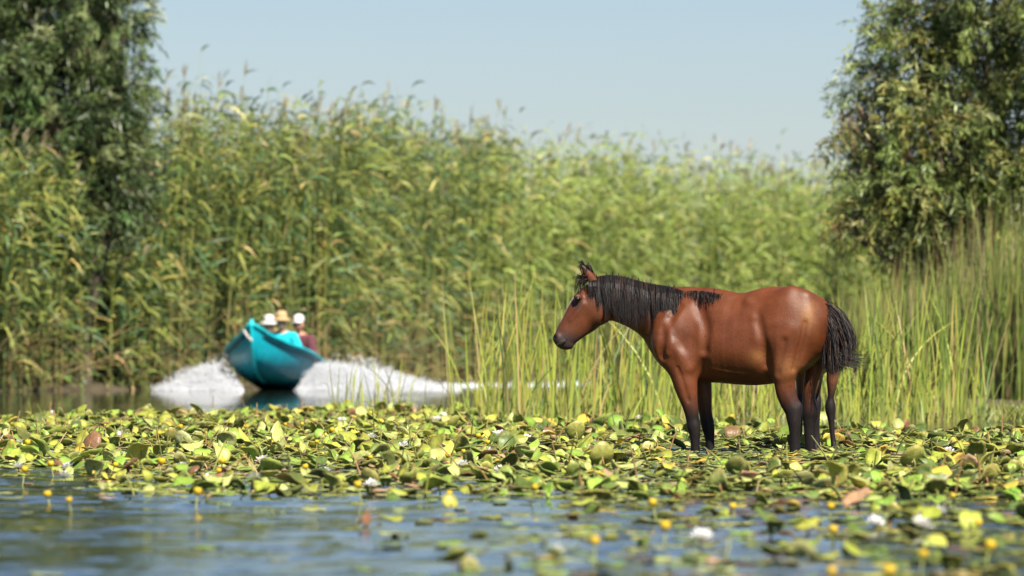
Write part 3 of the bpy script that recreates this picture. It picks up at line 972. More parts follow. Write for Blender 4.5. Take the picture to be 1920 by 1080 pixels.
    # face
    tm = (px - 1118) * -.585 + (py - 550) * .81
    head = px < 1150
    mixin(head * .85 * np.exp(-((px - 1082) / 9) ** 2 - ((py - 568) / 15) ** 2), MUZ)
    mixin(head * np.clip(.45 * n1 + .2 * n2, 0, .5), (.05, .02, .01))
    mixin(head * .5 * np.clip((tm - 45) / 30, 0, 1), (.1, .035, .018))
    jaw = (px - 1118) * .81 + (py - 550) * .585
    mixin(head * .75 * np.clip((jaw - 17 - 0 * tm) / 14, 0, 1) * np.clip((tm - 22) / 20, 0, 1) * np.clip((72 - tm) / 8, 0, 1), (.05, .02, .012))  # shadow under the jaw painted into the coat colour
    mixin(head * np.clip((tm - 76 + 6 * n1 + .35 * jaw) / 22, 0, .93), MUZ * .9)
    mixin(head * np.exp(-((px - 1041) / 3.6) ** 2 - ((py - 633) / 6.5) ** 2), (.003, .002, .002))
    # mouth line
    a, b_ = np.array([1042, 650]), np.array([1061, 638])
    t = np.clip(((px - a[0]) * (b_ - a)[0] + (py - a[1]) * (b_ - a)[1]) / ((b_ - a) @ (b_ - a)), 0, 1)
    dist = np.hypot(px - a[0] - t * (b_ - a)[0], py - a[1] - t * (b_ - a)[1])
    mixin(head * np.clip(1.6 - dist / 1.6, 0, 1), (.004, .003, .003))
    # white blaze down the front of the face
    fr = np.interp(py, [535, 556, 578, 601, 615], [1092, 1075, 1062, 1048, 1043])
    mixin(head * (py > 552) * (py < 606) * np.clip(1.3 - np.abs(d - .205) / .03, 0, 1) * np.clip(2.4 - np.abs(px - fr) / 5, 0, 1), (.75, .7, .66))
    mixin((px < 1116) * (py < 508) * .7, BLACK)
    root = empty('bay_horse', hp(1395, 848, 0) * [1, 1, 0])
    o = np.array(root.location)
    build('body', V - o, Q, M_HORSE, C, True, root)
    return root, o


horse, HO = ground_horse()
tag(horse, 'bay horse with black mane and tail standing in the lily pads', 'horse')

# eye
V, Q = lathe([(.0005, -1), (.5, -.86), (.86, -.5), (1, 0), (.86, .5), (.5, .86), (.0005, 1)], 12)
m_eye, _, _, _, bs_ = new_mat('horse_eye')
bs_.inputs['Base Color'].default_value = (.006, .004, .003, 1); bs_.inputs['Roughness'].default_value = .08
for w in (.107, .297):
    build('eye', V * [.02, .012, .015] + hp(1082.5, 560.5, w) - HO, Q, m_eye, None, True, horse)


def hair(name, starts, rng, mat=M_HAIR, parent=horse, o=HO):
    """Strands: list of (points (m,3), width, colour)."""
    acc = Acc()
    for P, w, c in starts:
        P = catmull(P, 9)
        t = norm(np.gradient(P, axis=0))
        view = np.array([rng.normal(0, .5), -1, rng.normal(0, .3)])
        sd = norm(np.cross(t, view))
        prof = np.interp(np.linspace(0, 1, 9), [0, .3, .75, 1], [.8, 1, .8, .1])[:, None] * w / 2
        V = np.stack([P - sd * prof, P + sd * prof], 1).reshape(-1, 3)
        k = np.arange(8)
        acc.add(V - o, None, np.stack([2 * k, 2 * k + 1, 2 * k + 3, 2 * k + 2], 1), c)
    return acc.build(name, mat, parent)


rng = np.random.default_rng(61)
HAIRC = lambda: np.array([.009, .0075, .0078]) * rng.uniform(.6, 1.45) + (np.array([.03, .013, .007]) * (rng.uniform() < .15))
# neck midline for the mane: column -> crest row, lower rim row, midline depth, half width
NK = np.array([[1112, 523, 590, .21, .075], [1140, 519, 600, .21, .08], [1170, 523, 606, .2, .085], [1200, 531, 622, .19, .095], [1235, 538, 640, .17, .11], [1270, 543, 690, .14, .13], [1310, 545, 700, .09, .16], [1350, 550, 710, .04, .2]])


def crest(c):
    return [np.interp(c, NK[:, 0], NK[:, k]) for k in range(1, 5)]


strands = []
locks = [(rng.uniform(1108, 1266), rng.uniform(.72, 1.12), rng.normal(5, 5), rng.uniform(0, .03)) for _ in range(80)] + \
        [(rng.uniform(1258, 1347), rng.uniform(.75, 1.1), rng.normal(7, 3), rng.uniform(0, .012)) for _ in range(260)]
for lc_, lf, lb, lo_ in locks:
    for k in range(40 if lf and len(strands) < 3200 else 3):
        c = lc_ + rng.normal(0, 3.4)
        top, low, wc, hw = crest(c)
        ln_ = np.interp(lc_, [1108, 1125, 1150, 1200, 1245, 1262, 1280, 1305, 1325, 1350], [34, 66, 84, 80, 76, 50, 13, 20, 28, 8]) * lf * (rng.uniform(.62, 1.06) if len(strands) < 3200 else rng.uniform(.1, 1.15))
        lift = rng.uniform(.5, 4) * (1 if c < 1280 else .5)
        if rng.uniform() < .012: lift += rng.uniform(3, 9)
        out = hw * 1.12 + .012 + lo_
        t_ = np.clip(ln_ / 75, 0, 1)
        w0 = wc + rng.normal(0, .012)
        ec = c + (lc_ - c) * .75 * t_ + lb * t_ + rng.normal(0, 1.0)
        e = hp(ec, top + ln_, wc - out * np.clip(.35 + ln_ / 60, .4, 1.06) - rng.uniform(0, .012))
        P = [hp(c, top + 4, w0), hp(c + 1, top - lift, wc - out * .2), hp(c + lb * .25, top + ln_ * .3, wc - out * np.clip(ln_ / 34, .3, .85)), e]
        strands.append((P, rng.uniform(.0018, .0046), HAIRC()))
hair('mane', strands, rng)
strands = []
for k in range(130):      # forelock blown over the brow
    c = rng.uniform(1094, 1118); r0 = rng.uniform(519, 530)
    e = (rng.uniform(1076, 1098), rng.uniform(518, 556)) if rng.uniform() < .75 else (rng.uniform(1080, 1112), rng.uniform(492, 512))
    P = [hp(c, r0, .205), hp((c + e[0]) / 2 - 3, min(r0, e[1]) - rng.uniform(0, 6), .17 + rng.normal(0, .03)), hp(e[0], e[1], .15 + rng.normal(0, .04))]
    strands.append((P, rng.uniform(.003, .007), HAIRC()))
hair('forelock', strands, rng)
strands = []
dock = catmull([hp(1519, 566, -.16), hp(1535, 566, -.165), hp(1549, 578, -.17), hp(1556, 604, -.17)], 40)
for k in range(2200):
    u = rng.uniform() ** .8
    b = dock[int(u * 39)] + rng.normal(0, .012, 3)
    f = rng.uniform()         # 0 = inner edge, 1 = outer sweep
    ex = 1554 + f * 42 + rng.normal(0, 5); ey = 692 - 36 * f ** 2 + rng.normal(0, 11)
    wide = rng.normal(-.17, .05)
    bx_, by_ = pix(b)
    m1 = (bx_ + (ex - bx_) * .35 + 12 * f, by_ + (ey - by_) * .22 - 6 * f)
    m2 = (bx_ + (ex - bx_) * .82 + 10 * f, by_ + (ey - by_) * .66)
    if rng.uniform() < .1:   # wind-blown wisps
        ex, ey = rng.uniform(1582, 1636), rng.uniform(662, 696)
        m1 = (1558, 600); m2 = (1568 + rng.uniform(-6, 10), rng.uniform(655, 678))
    P = [b, hp(*m1, wide * .9), hp(*m2, wide), hp(ex, ey, wide + rng.normal(0, .03))]
    strands.append((P, rng.uniform(.002, .006), HAIRC() + (np.array([.03, .015, .008]) if rng.uniform() < .12 else 0)))
hair('tail', strands, rng)


# ------------------------------------------------------------------ foal hidden behind the horse, one leg clear of the tail
def foal():
    B = Body(hp(1440, 905, .1) - [.05, 0, .05], hp(1600, 590, 1.75) + [.05, 0, .05], .011)
    w0 = .62
    X = (1, 0, 0)
    # barrel runs away from the viewer; chest near
    P = [hp(1530, 668, w0 - .08), hp(1529, 662, w0 + .12), hp(1528, 664, w0 + .4), hp(1527, 660, w0 + .68), hp(1526, 664, w0 + .86)]
    B.tube(P, [.1, .15, .165, .17, .1], [.085, .115, .14, .13, .09], (1, 0, 0), .04)
    # neck turned to the horse's flank, head low behind the rump
    B.tube([hp(1526, 655, w0 - .02), hp(1505, 640, w0 - .08), hp(1480, 640, w0 - .1)], [.1, .08, .07], [.07, .05, .05], (0, 1, 0), .04)
    B.tube([hp(1482, 640, w0 - .1), hp(1466, 655, w0 - .11), hp(1455, 672, w0 - .12)], [.075, .055, .035], [.055, .045, .035], (0, 1, 0), .03)
    for wx, ww in ((1558.5, 0), (1524, .05)):
        d_ = w0 - .02 + ww
        rows = [(wx + 1, 668, 14, .07), (wx + 3, 690, 11.8, .06), (wx + 1.8, 712, 11, .055), (wx + .5, 733, 7.8, .038), (wx - 1, 746, 6.2, .03), (wx - 1.7, 757, 9.6, .036), (wx - 1.5, 767, 10.3, .038), (wx - .5, 780, 8, .032),
                (wx + .5, 793, 6, .026), (wx + 2, 812, 5.2, .024), (wx + 4, 828, 5.4, .026), (wx + 5.5, 838, 6.8, .034), (wx + 5.5, 852, 8.5, .042), (wx + 5.5, 880, 6, .03)]
        B.tube([hp(r[0], r[1], d_) for r in rows], [r[2] * S for r in rows], [r[3] for r in rows], (0, 1, 0), .025)
    for wx in (1500, 1532):
        rows = [(wx, 670, 17, .09), (wx + 1, 705, 11, .06), (wx, 735, 7, .036), (wx, 755, 8.5, .045), (wx, 780, 6, .03), (wx, 815, 5, .024), (wx, 845, 8, .04)]
        B.tube([hp(r[0], r[1], w0 + .72) for r in rows], [r[2] * S for r in rows], [r[3] for r in rows], (0, 1, 0), .03)
    V, Q = B.mesh(3)
    px, py = pix(V)
    C = np.tile(np.array([.14, .05, .022]), (len(V), 1))
    m = np.clip((py - 705 + 6 * vnoise(V, 20, 8)) / 40, 0, 1)[:, None]
    C = C * (1 - m) + BLACK * 1.3 * m
    m = np.exp(-((px - 1541) / 9) ** 2 - ((py - 705) / 14) ** 2)[:, None] * .8
    C = C * (1 - m) + np.array([.2, .14, .07]) * m
    root = empty('foal', hp(1530, 848, w0) * [1, 1, 0])
    o = np.array(root.location)
    build('body', V - o, Q, M_HORSE, C, True, root)
    return tag(root, 'slender dark foal leg and belly showing behind the bay horse\'s tail', 'foal')


foal()


# ------------------------------------------------------------------ boat
BOAT_D = 92.6
BOW = at(470, 608, BOAT_D)
BA = R(6.2)
boat = empty('motor_boat', (BOW[0] + 4.6 * math.sin(BA), BOAT_D + 4.6 * math.cos(BA), -.07))
boat.rotation_euler = (R(-6.0), 0, -BA)        # bow (local -Y) lifted, heading a little to the viewer's left
TEAL, TEAL_L, TEAL_D = np.array([.002, .29, .37]), np.array([.006, .46, .52]), np.array([.002, .06, .085])
LB = 4.6


def half_beam(s):
    return .72 * np.clip(1 - (1 - np.clip(s / 2.3, 0, 1)) ** 2.1, 0, 1) * np.interp(s, [0, 3, 4.6], [1, 1, .9])


def sheer(s):
    return np.interp(s, [0, .4, .9, 1.8, 3, 4.6], [.68, .53, .445, .405, .395, .395])


def keel(s):
    return np.interp(s, [0, .06, .16, .35, .65, 1.0, 1.6, 2.6, 4.6], [.64, .45, .27, .08, -.05, -.11, -.14, -.15, -.14])


def hull_section(s, inset=0.0, up=0.0, n=9):
    b, zs, zk = max(half_beam(s) - inset, .012), sheer(s) + up, keel(s) + inset * 1.4
    zk = min(zk, zs - .02)
    t = np.linspace(0, 1, n)
    x = b * (1 - (1 - t) ** 2.2) * (.72 + .28 * t)
    z = zk + (zs - zk) * (t ** 1.75)
    return x, z


def hull():
    ss = np.concatenate([np.linspace(0, .5, 10), np.linspace(.6, 4.6, 24)])
    V, n = [], 9
    for inset in (0.0, .035):
        for s in ss:
            x, z = hull_section(s, inset)
            y = np.full(n, -LB + s)
            if inset: y = y + .03
            V.append(np.concatenate([np.stack([-x[::-1], y, z[::-1]], 1), np.stack([x[1:], y[1:], z[1:]], 1)]))
    V = np.concatenate(V)
    m = 2 * n - 1; ns = len(ss)
    Q = []
    for layer in (0, 1):
        o = layer * ns * m
        i, j = np.meshgrid(np.arange(ns - 1), np.arange(m - 1), indexing='ij')
        a = (o + i * m + j).ravel()
        q = np.stack([a, a + 1, a + m + 1, a + m], 1)
        Q.append(q[:, ::-1] if layer else q)
    T = []
    e = (ns - 1) * m
    for j in range(m - 1):      # transom
        Q.append(np.array([[e + j, e + j + 1, ns * m + e + j + 1, ns * m + e + j]]))
    for i in range(ns - 1):     # top rim
        for j in (0, m - 1):
            a = i * m + j
            Q.append(np.array([[a, a + m, a + m + ns * m, a + ns * m]]))
    Q = np.concatenate(Q)
    C = np.tile(TEAL, (len(V), 1))
    C[ns * m:] = TEAL_L * .8
    return build('hull', V, Q, M_PAINT, C, True, boat)


hull()
ss = np.linspace(0, 4.6, 40)
for sgn in (-1, 1):
    P = np.stack([sgn * (half_beam(ss) + .012), -LB + ss - .01, sheer(ss) + .008], 1)
    V, T, Q = tube_mesh(P, .034, 8)
    build('gunwale', V, [T, Q], M_PAINT, np.tile(TEAL_L * .85, (len(V), 1)), True, boat)
    P2 = np.stack([sgn * (half_beam(ss[2:]) * .985 + .012), -LB + ss[2:], sheer(ss[2:]) - .085], 1)
    V, T, Q = tube_mesh(P2, .017, 6)
    build('rubbing_strake', V, [T, Q], M_PAINT, np.tile(TEAL_D * .6, (len(V), 1)), True, boat)
k = np.linspace(0, 1.5, 18)
P = np.stack([np.zeros(18), -LB + k - .012, keel(k) - .004], 1)
P = np.vstack([[0, -LB - .005, .76], P])
V, T, Q = tube_mesh(P, np.concatenate([[.03], np.full(18, .024)]), 8)
build('stem', V, [T, Q], M_PAINT, np.tile(TEAL_L, (len(V), 1)), True, boat)


def box(c, s):
    x, y, z = np.array(s) / 2
    V = np.array([[i, j, k] for i in (-x, x) for j in (-y, y) for k in (-z, z)]) + c
    Q = [[0, 1, 3, 2], [4, 6, 7, 5], [0, 4, 5, 1], [2, 3, 7, 6], [0, 2, 6, 4], [1, 5, 7, 3]]
    return V, np.array(Q)


for s in (1.9, 3.0, 4.0):
    V, Q = box((0, -LB + s + .12, .14), (2 * half_beam(s) * .82, .26, .035))
    build('thwart', V, Q, M_PAINT, np.tile(TEAL_L * .7, (8, 1)), False, boat)
V, Q = box((0, -LB + .42, .38), (.3, .3, .03))
build('foredeck', V, Q, M_PAINT, np.tile(TEAL_L, (8, 1)), False, boat)
# bow line hanging over the side
pts = catmull([[.01, -LB - .03, .42], [-.06, -LB + .02, .48], [-.15, -LB + .14, .60], [-.1, -LB + .3, .45]], 16)
V, T, Q = tube_mesh(pts, .017, 6)
build('bow_line', V, [T, Q], M_CLOTH, np.tile([.62, .55, .5], (len(V), 1)), True, boat)
V, Q = lathe([(.012, -.014), (.03, 0), (.012, .014)], 10)
build('bow_ring', V[:, [0, 2, 1]] + [0, -LB - .045, .41], Q, M_PAINT, np.tile([.5, .5, .48], (len(V), 1)), True, boat)
# outboard motor on the stern
acc = Acc()
V, T, Q = tube_mesh([[0, .12, -.35], [0, .12, .45]], .05, 8); acc.add(V, T, Q, (.05, .05, .055))
V, Q = lathe([(.001, -.18), (.11, -.17), (.14, -.05), (.14, .1), (.1, .19), (.001, .2)], 12); acc.add(V * [1, 1.3, 1] + [0, .14, .58], None, Q, (.04, .04, .045))
acc.build('outboard_motor', M_PAINT, boat, True)
tag(boat, 'turquoise motor boat speeding bow-up towards the lily pads', 'boat')


# ------------------------------------------------------------------ passengers
def boat_point(s, x, z):
    """Boat station s behind the bow, x across, z above the keel line -> world."""
    m = boat.matrix_basis
    return np.array(m @ Vector((x, -LB + s, z)))


boat.matrix_basis = boat.matrix_basis
SKIN = np.array([.5, .26, .17])


def passenger(seat, yaw, label, shirt, hat, sleeves, lean=0.0, arm_r=None, arm_l=None, skin=SKIN, long_sleeve=False, beard=False):
    """Seated figure facing -Y in its own frame; origin on the seat."""
    root = empty('person', seat, yaw)
    B = Body((-.5, -.75, -.5), (.5, .35, 1.0), .0125)
    ly = -lean
    B.tube([(0, .02, .06), (0, .02 + ly * .3, .26), (0, .02 + ly * .7, .42), (0, .01 + ly, .5)], [.11, .11, .12, .07], [.16, .15, .19, .12], (1, 0, 0), .04)
    B.tube([(0, .0 + ly, .5), (0, -.02 + ly * 1.1, .6)], [.055, .05], [.055, .05], (1, 0, 0), .03)
    hc = np.array([0, -.035 + ly * 1.2, .7])
    B.blob(hc, (.078, .096, .118), None, .02)
    B.blob(hc + [0, -.05, -.07], (.05, .05, .05), None, .03)        # jaw
    B.blob(hc + [0, -.103, -.012], (.016, .02, .028), None, .015)   # nose
    for sgn in (-1, 1):
        B.blob(hc + [sgn * .08, .01, -.01], (.012, .02, .032), None, .008)      # ear
        B.blob(hc + [sgn * .034, -.096, .018], (.018, .012, .01), None, .008, True)   # eye socket
    arms = {}
    for sgn, hand in ((-1, arm_l), (1, arm_r)):
        sh = np.array([sgn * .185, .01 + ly, .45])
        hand = np.array(hand if hand is not None else (sgn * .14, -.36, .14))
        mid = (sh + hand) / 2
        el = mid + np.array([sgn * .07, .06, -.11])
        arms[sgn] = (sh, el, hand)
        B.tube([sh, (sh + el) / 2, el, (el + hand) / 2, hand], [.06, .05, .042, .036, .028], [.06, .05, .042, .036, .028], (0, 1, 0), .025)
        pd = norm(hand - el)
        B.blob(hand + pd * .04, (.04, .045, .03), None, .015)
        ax = norm(np.cross(pd, [0, 0, 1.0]))
        for f in range(4):
            q = hand + pd * .06 + ax * (f - 1.5) * .021
            B.tube([q, q + pd * (.045 + .012 * (f in (1, 2))) + [0, 0, -.012], q + pd * .06 + [0, 0, -.04]], [.0095, .009, .0085], [.0095, .009, .0085], (0, .3, 1), .006)
        q = hand + pd * .02 - ax * sgn * .035
        B.tube([q, q + pd * .03 - ax * sgn * .025, q + pd * .055 - ax * sgn * .02], [.012, .011, .01], [.012, .011, .01], (0, .3, 1), .008)
        # legs
        B.tube([(sgn * .09, .0, .06), (sgn * .12, -.4, .1), (sgn * .12, -.42, 0), (sgn * .12, -.36, -.12)], [.085, .06, .055, .045], [.085, .06, .055, .045], (1, 0, 0), .03)
        B.tube([(sgn * .12, -.37, -.13), (sgn * .13, -.5, -.15)], [.04, .03], [.045, .04], (1, 0, 0), .02)
    V, Q = B.mesh(2)
    C = np.tile(skin, (len(V), 1))
    leg = (V[:, 2] < .16) & (np.abs(V[:, 0]) < .24) & (V[:, 1] > -.6)
    C[(V[:, 2] < .13) & (V[:, 1] > -.62) & ~((V[:, 2] > .1) & (V[:, 1] < -.3) & (np.abs(V[:, 0]) > .2))] = (.045, .06, .11)
    hr = (V[:, 2] > hc[2] - .05) & ((V[:, 1] > hc[1] + .005) | (V[:, 2] > hc[2] + .055))
    C[hr] = (.05, .03, .02)
    eyes = (np.abs(np.abs(V[:, 0]) - .034) < .018) & (np.abs(V[:, 2] - hc[2] - .016) < .011) & (V[:, 1] < hc[1] - .06)
    C[eyes] = (.02, .015, .012)
    mouth = (np.abs(V[:, 0]) < .024) & (np.abs(V[:, 2] - hc[2] + .066) < .008) & (V[:, 1] < hc[1] - .05)
    C[mouth] = (.25, .07, .06)
    if beard:
        C[(V[:, 2] < hc[2] - .04) & (V[:, 2] > hc[2] - .13) & (V[:, 1] < hc[1] - .02) & ~mouth] = (.16, .09, .06)
    build('body', V, Q, M_SKIN, C, True, root)
    # shirt
    G = Body((-.5, -.6, -.1), (.5, .35, .72), .014)
    G.tube([(0, .02, -.02), (0, .02 + ly * .3, .26), (0, .02 + ly * .7, .42), (0, .01 + ly, .47)], [.13, .13, .13, .065], [.185, .175, .205, .12], (1, 0, 0), .04)
    for sgn in (-1, 1):
        sh, el, hd = arms[sgn]
        e = el if not long_sleeve else hd
        pts = [sh, sh + (el - sh) * .8] if not long_sleeve else [sh, el, hd - (hd - el) * .12]
        r_ = [.08, .072] if not long_sleeve else [.08, .062, .05]
        G.tube(pts, r_, r_, (0, 1, 0), .03)
    G.blob((0, -.06 + ly * 1.1, .6), (.05, .06, .06), None, .02, True)
    V, Q = G.mesh(2)
    V = V + (vnoise(V, 30, 5) * .006)[:, None] * norm(V - [0, 0, .3])
    build('shirt', V, Q, M_CLOTH, np.tile(shirt, (len(V), 1)), True, root)
    # headgear
    top = hc + [0, 0, .07]
    if hat[0] == 'cap':
        V, Q = lathe([(.1, -.02), (.1, .02), (.092, .055), (.066, .086), (.03, .1), (.001, .103)], 20)
        V = V * [.92, 1.1, 1]
        o = build('cap', V + top, Q, M_CLOTH, np.tile(hat[1], (len(V), 1)), True, root)
        th = np.linspace(-1.15, 1.15, 11)
        inner = np.stack([.09 * np.sin(th), -.1 * np.cos(th), np.full(11, -.012)], 1)
        outer = np.stack([.095 * np.sin(th), -.105 * np.cos(th) - .075 * np.cos(th * .95), -.03 - .012 * np.abs(th)], 1)
        Vv = np.concatenate([inner, outer, inner - [0, 0, .006], outer - [0, 0, .006]]) + top
        q = []
        for i in range(10):
            q += [[i, i + 1, 12 + i, 11 + i], [22 + i, 33 + i, 34 + i, 23 + i], [11 + i, 12 + i, 34 + i, 33 + i]]
        build('peak', Vv, np.array(q), M_CLOTH, np.tile(np.array(hat[1]) * .92, (44, 1)), True, o)
    else:
        V, Q = lathe([(.094, -.02), (.096, .02), (.09, .07), (.07, .1), (.03, .112), (.001, .113)], 20)
        o = build('hat', V * [.95, 1.12, 1] + top, Q, M_CLOTH, np.tile(hat[1], (len(V), 1)), True, root)
        V, Q = lathe([(.09, .0), (.14, -.012), (.165, -.04), (.163, -.047), (.14, -.02), (.09, -.012)], 24)
        build('brim', V * [.95, 1.08, 1] + top + [0, 0, -.006], Q, M_CLOTH, np.tile(np.array(hat[1]) * .9, (len(V), 1)), True, o)
    return tag(root, label, 'person')


bpy.context.view_layer.update()


def seat_at(px, head_row, s):
    """Seat position so that the head centre (0.70 above the seat) falls at the photo place, s metres behind the bow."""
    d = BOAT_D + s * math.cos(BA)
    return tuple(at(px, head_row, d) - [0, -.05, .7])


passenger(seat_at(531, 603, 1.95), R(-8), 'person in a bright cyan shirt and tan brimmed hat in the bow', (.0, .56, .7), ('hat', (.5, .33, .16)), True, .1,
          arm_r=(.3, -.2, .12), arm_l=(-.2, -.3, .12))
passenger(seat_at(503, 610, 2.85), R(10), 'person in a white hat half hidden behind the cyan shirt', (.03, .1, .22), ('hat', (.6, .58, .56)), True, .04)
passenger(seat_at(565, 608, 3.1), R(-22), 'bearded person in a maroon shirt and white cap holding the gunwale', (.1, .02, .03), ('cap', (.6, .58, .56)), True, .06,
          arm_r=(.26, -.3, .06), arm_l=(-.12, -.34, .12), long_sleeve=False, beard=True)


# ------------------------------------------------------------------ spray and wake of the boat
def spray(name, label, x0, x1, d0, d1, crest_rows, seed, ndrop, jet):
    """Foam mound whose crest follows (photo column, row) pairs, with droplets thrown above it."""
    rng = np.random.default_rng(seed)
    cols, rows = np.array(crest_rows, float).T
    nx, ny = 150, 34
    xs, ys = np.linspace(x0, x1, nx), np.linspace(d0, d1, ny)
    X, Y = np.meshgrid(xs, ys, indexing='ij')
    prof = np.sin(np.clip((Y - d0) / (d1 - d0), 0, 1) * np.pi) ** .6

    def height(px_, d_):
        return np.maximum(0, CAM_H - (np.interp(px_, cols, rows, left=740, right=740) - HORIZON) / F * d_)
    Hh = height(960 + X / Y * F, Y) * prof
    P = np.stack([X.ravel(), Y.ravel(), np.zeros(X.size)], 1)
    nz = (.5 * vnoise(P, 5, seed) + .35 * vnoise(P, 13, seed + 1) + .25 * vnoise(P, 31, seed + 2) + .2 * vnoise(P, 67, seed + 3)).reshape(X.shape)
    Z = Hh * (.3 + .36 * nz) - .02
    V = np.stack([X + .05 * nz, Y, Z], -1).reshape(-1, 3)
    i, j = np.meshgrid(np.arange(nx - 1), np.arange(ny - 1), indexing='ij')
    a = (i * ny + j).ravel()
    Q = np.stack([a, a + ny, a + ny + 1, a + 1], 1)
    acc = Acc()
    acc.add(V, None, Q, (.52, .55, .59))
    # droplets
    dx = rng.uniform(x0, x1, ndrop); dd = rng.uniform(d0, d1, ndrop)
    hh = height(960 + dx / dd * F, dd) * np.sin((dd - d0) / (d1 - d0) * np.pi) ** .5
    z = hh * rng.exponential(.34, ndrop)
    ok = (hh > .02) & (z < hh * 1.6 + .03)
    dx, dd, z = dx[ok], dd[ok], z[ok]
    r = rng.uniform(.004, .013, len(dx))
    oc = np.array([[1, 1, 1], [-1, -1, 1], [-1, 1, -1], [1, -1, -1]], float)
    V = (np.stack([dx, dd, z], 1)[:, None, :] + oc[None] * r[:, None, None]).reshape(-1, 3)
    t = np.array([[0, 1, 3], [0, 2, 1], [0, 3, 2], [1, 2, 3]])
    acc.add(V, (np.arange(len(dx))[:, None, None] * 4 + t[None]).reshape(-1, 3), None, (.68, .7, .73))
    # torn sheets: droplets strung along many flat arcs thrown out from the hull
    sx, way, reach, hmax, njet = jet
    per = 110
    jx = sx + rng.normal(0, .06, njet); jd = rng.uniform(d0 + .5, d1, njet)
    jr = reach * rng.uniform(.18, 1, njet) ** 1.2; jh = hmax * np.clip(rng.exponential(.55, njet), .12, 1.5) * np.clip(1.2 - .5 * jr / reach, .3, 1)
    ju = rng.uniform(0, 1, (njet, per)) ** .8
    X_ = jx[:, None] + way * jr[:, None] * ju + rng.normal(0, .035, ju.shape) * (.4 + ju)
    Z_ = 3.6 * jh[:, None] * ju ** .8 * np.clip(1 - ju, 0, 1) + rng.normal(0, .03, ju.shape) * (.3 + ju)
    Y_ = jd[:, None] + rng.normal(0, .3, (njet, 1)) * ju + rng.normal(0, .04, ju.shape)
    P = np.stack([X_.ravel(), Y_.ravel(), Z_.ravel()], 1)
    P = P[P[:, 2] > 0]
    rr_ = rng.uniform(.003, .011, len(P))
    V = (P[:, None, :] + oc[None] * rr_[:, None, None]).reshape(-1, 3)
    acc.add(V, (np.arange(len(P))[:, None, None] * 4 + t[None]).reshape(-1, 3), None, (.68, .7, .73))
    return tag(acc.build(name, M_FOAM), label, kind='stuff')


M_FOAM = attr_mat('foam', rough=.6, spec=.3, translucent=.35)
spray('spray', 'white spray thrown up on the reed side of the boat', -5.75, -4.35, 92.2, 95.0,
      [(285, 741), (310, 727), (345, 713), (375, 700), (400, 692), (420, 690), (436, 704), (450, 722), (462, 738)], 71, 20000, (-4.8, -1, 1.1, .26, 200))
spray('spray', 'long white spray and wake trailing off on the horse side of the boat', -3.7, -.6, 92.6, 96.8,
      [(545, 738), (565, 722), (585, 708), (605, 697), (635, 688), (670, 688), (705, 694), (735, 704), (760, 714), (800, 722), (860, 729), (900, 735)], 72, 40000, (-3.44, 1, 2.5, .27, 370))
# broken foam streaks left on the water behind the boat
acc = Acc()
rng = np.random.default_rng(75)
for k in range(260):
    x = rng.uniform(-3.9, 3.0); d = 97 + (x + 3.9) * 2.1 + rng.normal(0, 2.2)
    n = 9
    th = np.linspace(0, 2 * np.pi, n, endpoint=False)
    rr = rng.uniform(.5, 1, n)
    V = np.stack([x + np.cos(th) * rr * rng.uniform(.1, .4), d + np.sin(th) * rr * rng.uniform(.15, .6), np.full(n, .006)], 1)
    V = np.vstack([V, [x, d, rng.uniform(.015, .05)]])
    acc.add(V, [(i, (i + 1) % n, n) for i in range(n)], None, (.7, .76, .82))
tag(acc.build('wake_foam', M_FOAM), 'thin foam streaks on the water behind the boat', kind='stuff')


# ------------------------------------------------------------------ water lilies
ORD = ['first', 'second', 'third', 'fourth', 'fifth', 'sixth', 'seventh', 'eighth', 'ninth', 'tenth', 'eleventh', 'twelfth', 'thirteenth', 'fourteenth', 'fifteenth', 'sixteenth', 'seventeenth', 'eighteenth', 'nineteenth']
TENS = ['twent', 'thirt', 'fort', 'fift', 'sixt', 'sevent', 'eight', 'ninet']


def ordinal(k):
    if k < 19: return ORD[k]
    t, u = divmod(k + 1, 10)
    return TENS[t - 2] + ('ieth' if u == 0 else 'y-' + ORD[u - 1])


def band(row):
    return ('along the far pad edge' if row < 800 else 'amid the pad carpet' if row < 862 else
            'at the near pad rim' if row < 935 else 'in the open water')


def rank_labels(things, noun):
    """Things [(object, column, row, look)]: each its own label, counted from the left within its look and band."""
    by = {}
    for o, c, r, look in things:
        by.setdefault((look, band(r)), []).append((c, o))
    for (look, bd), v in by.items():
        v.sort(key=lambda t: t[0])
        for k, (c, o) in enumerate(v):
            o['label'] = f'{ordinal(k)} {look} {noun} from the left {bd}' if len(v) > 1 else f'the only {look} {noun} {bd}'


PAD_LOOKS = {   # weight, top colour, underside colour
    'olive green': (4.2, (.235, .265, .038), (.25, .25, .065)),
    'bright green': (3.0, (.16, .25, .035), (.22, .26, .065)),
    'pale green': (2.0, (.3, .335, .1), (.31, .31, .13)),
    'dark green': (1.5, (.075, .115, .024), (.12, .14, .04)),
    'pinkish': (.36, (.36, .23, .12), (.45, .26, .19)),
    'reddish brown': (.4, (.15, .075, .035), (.2, .09, .05)),
    'yellow': (.4, (.55, .4, .05), (.5, .36, .08)),
}
LOOKS = list(PAD_LOOKS)
LW = np.array([PAD_LOOKS[k][0] for k in LOOKS]); LW = LW / LW.sum()


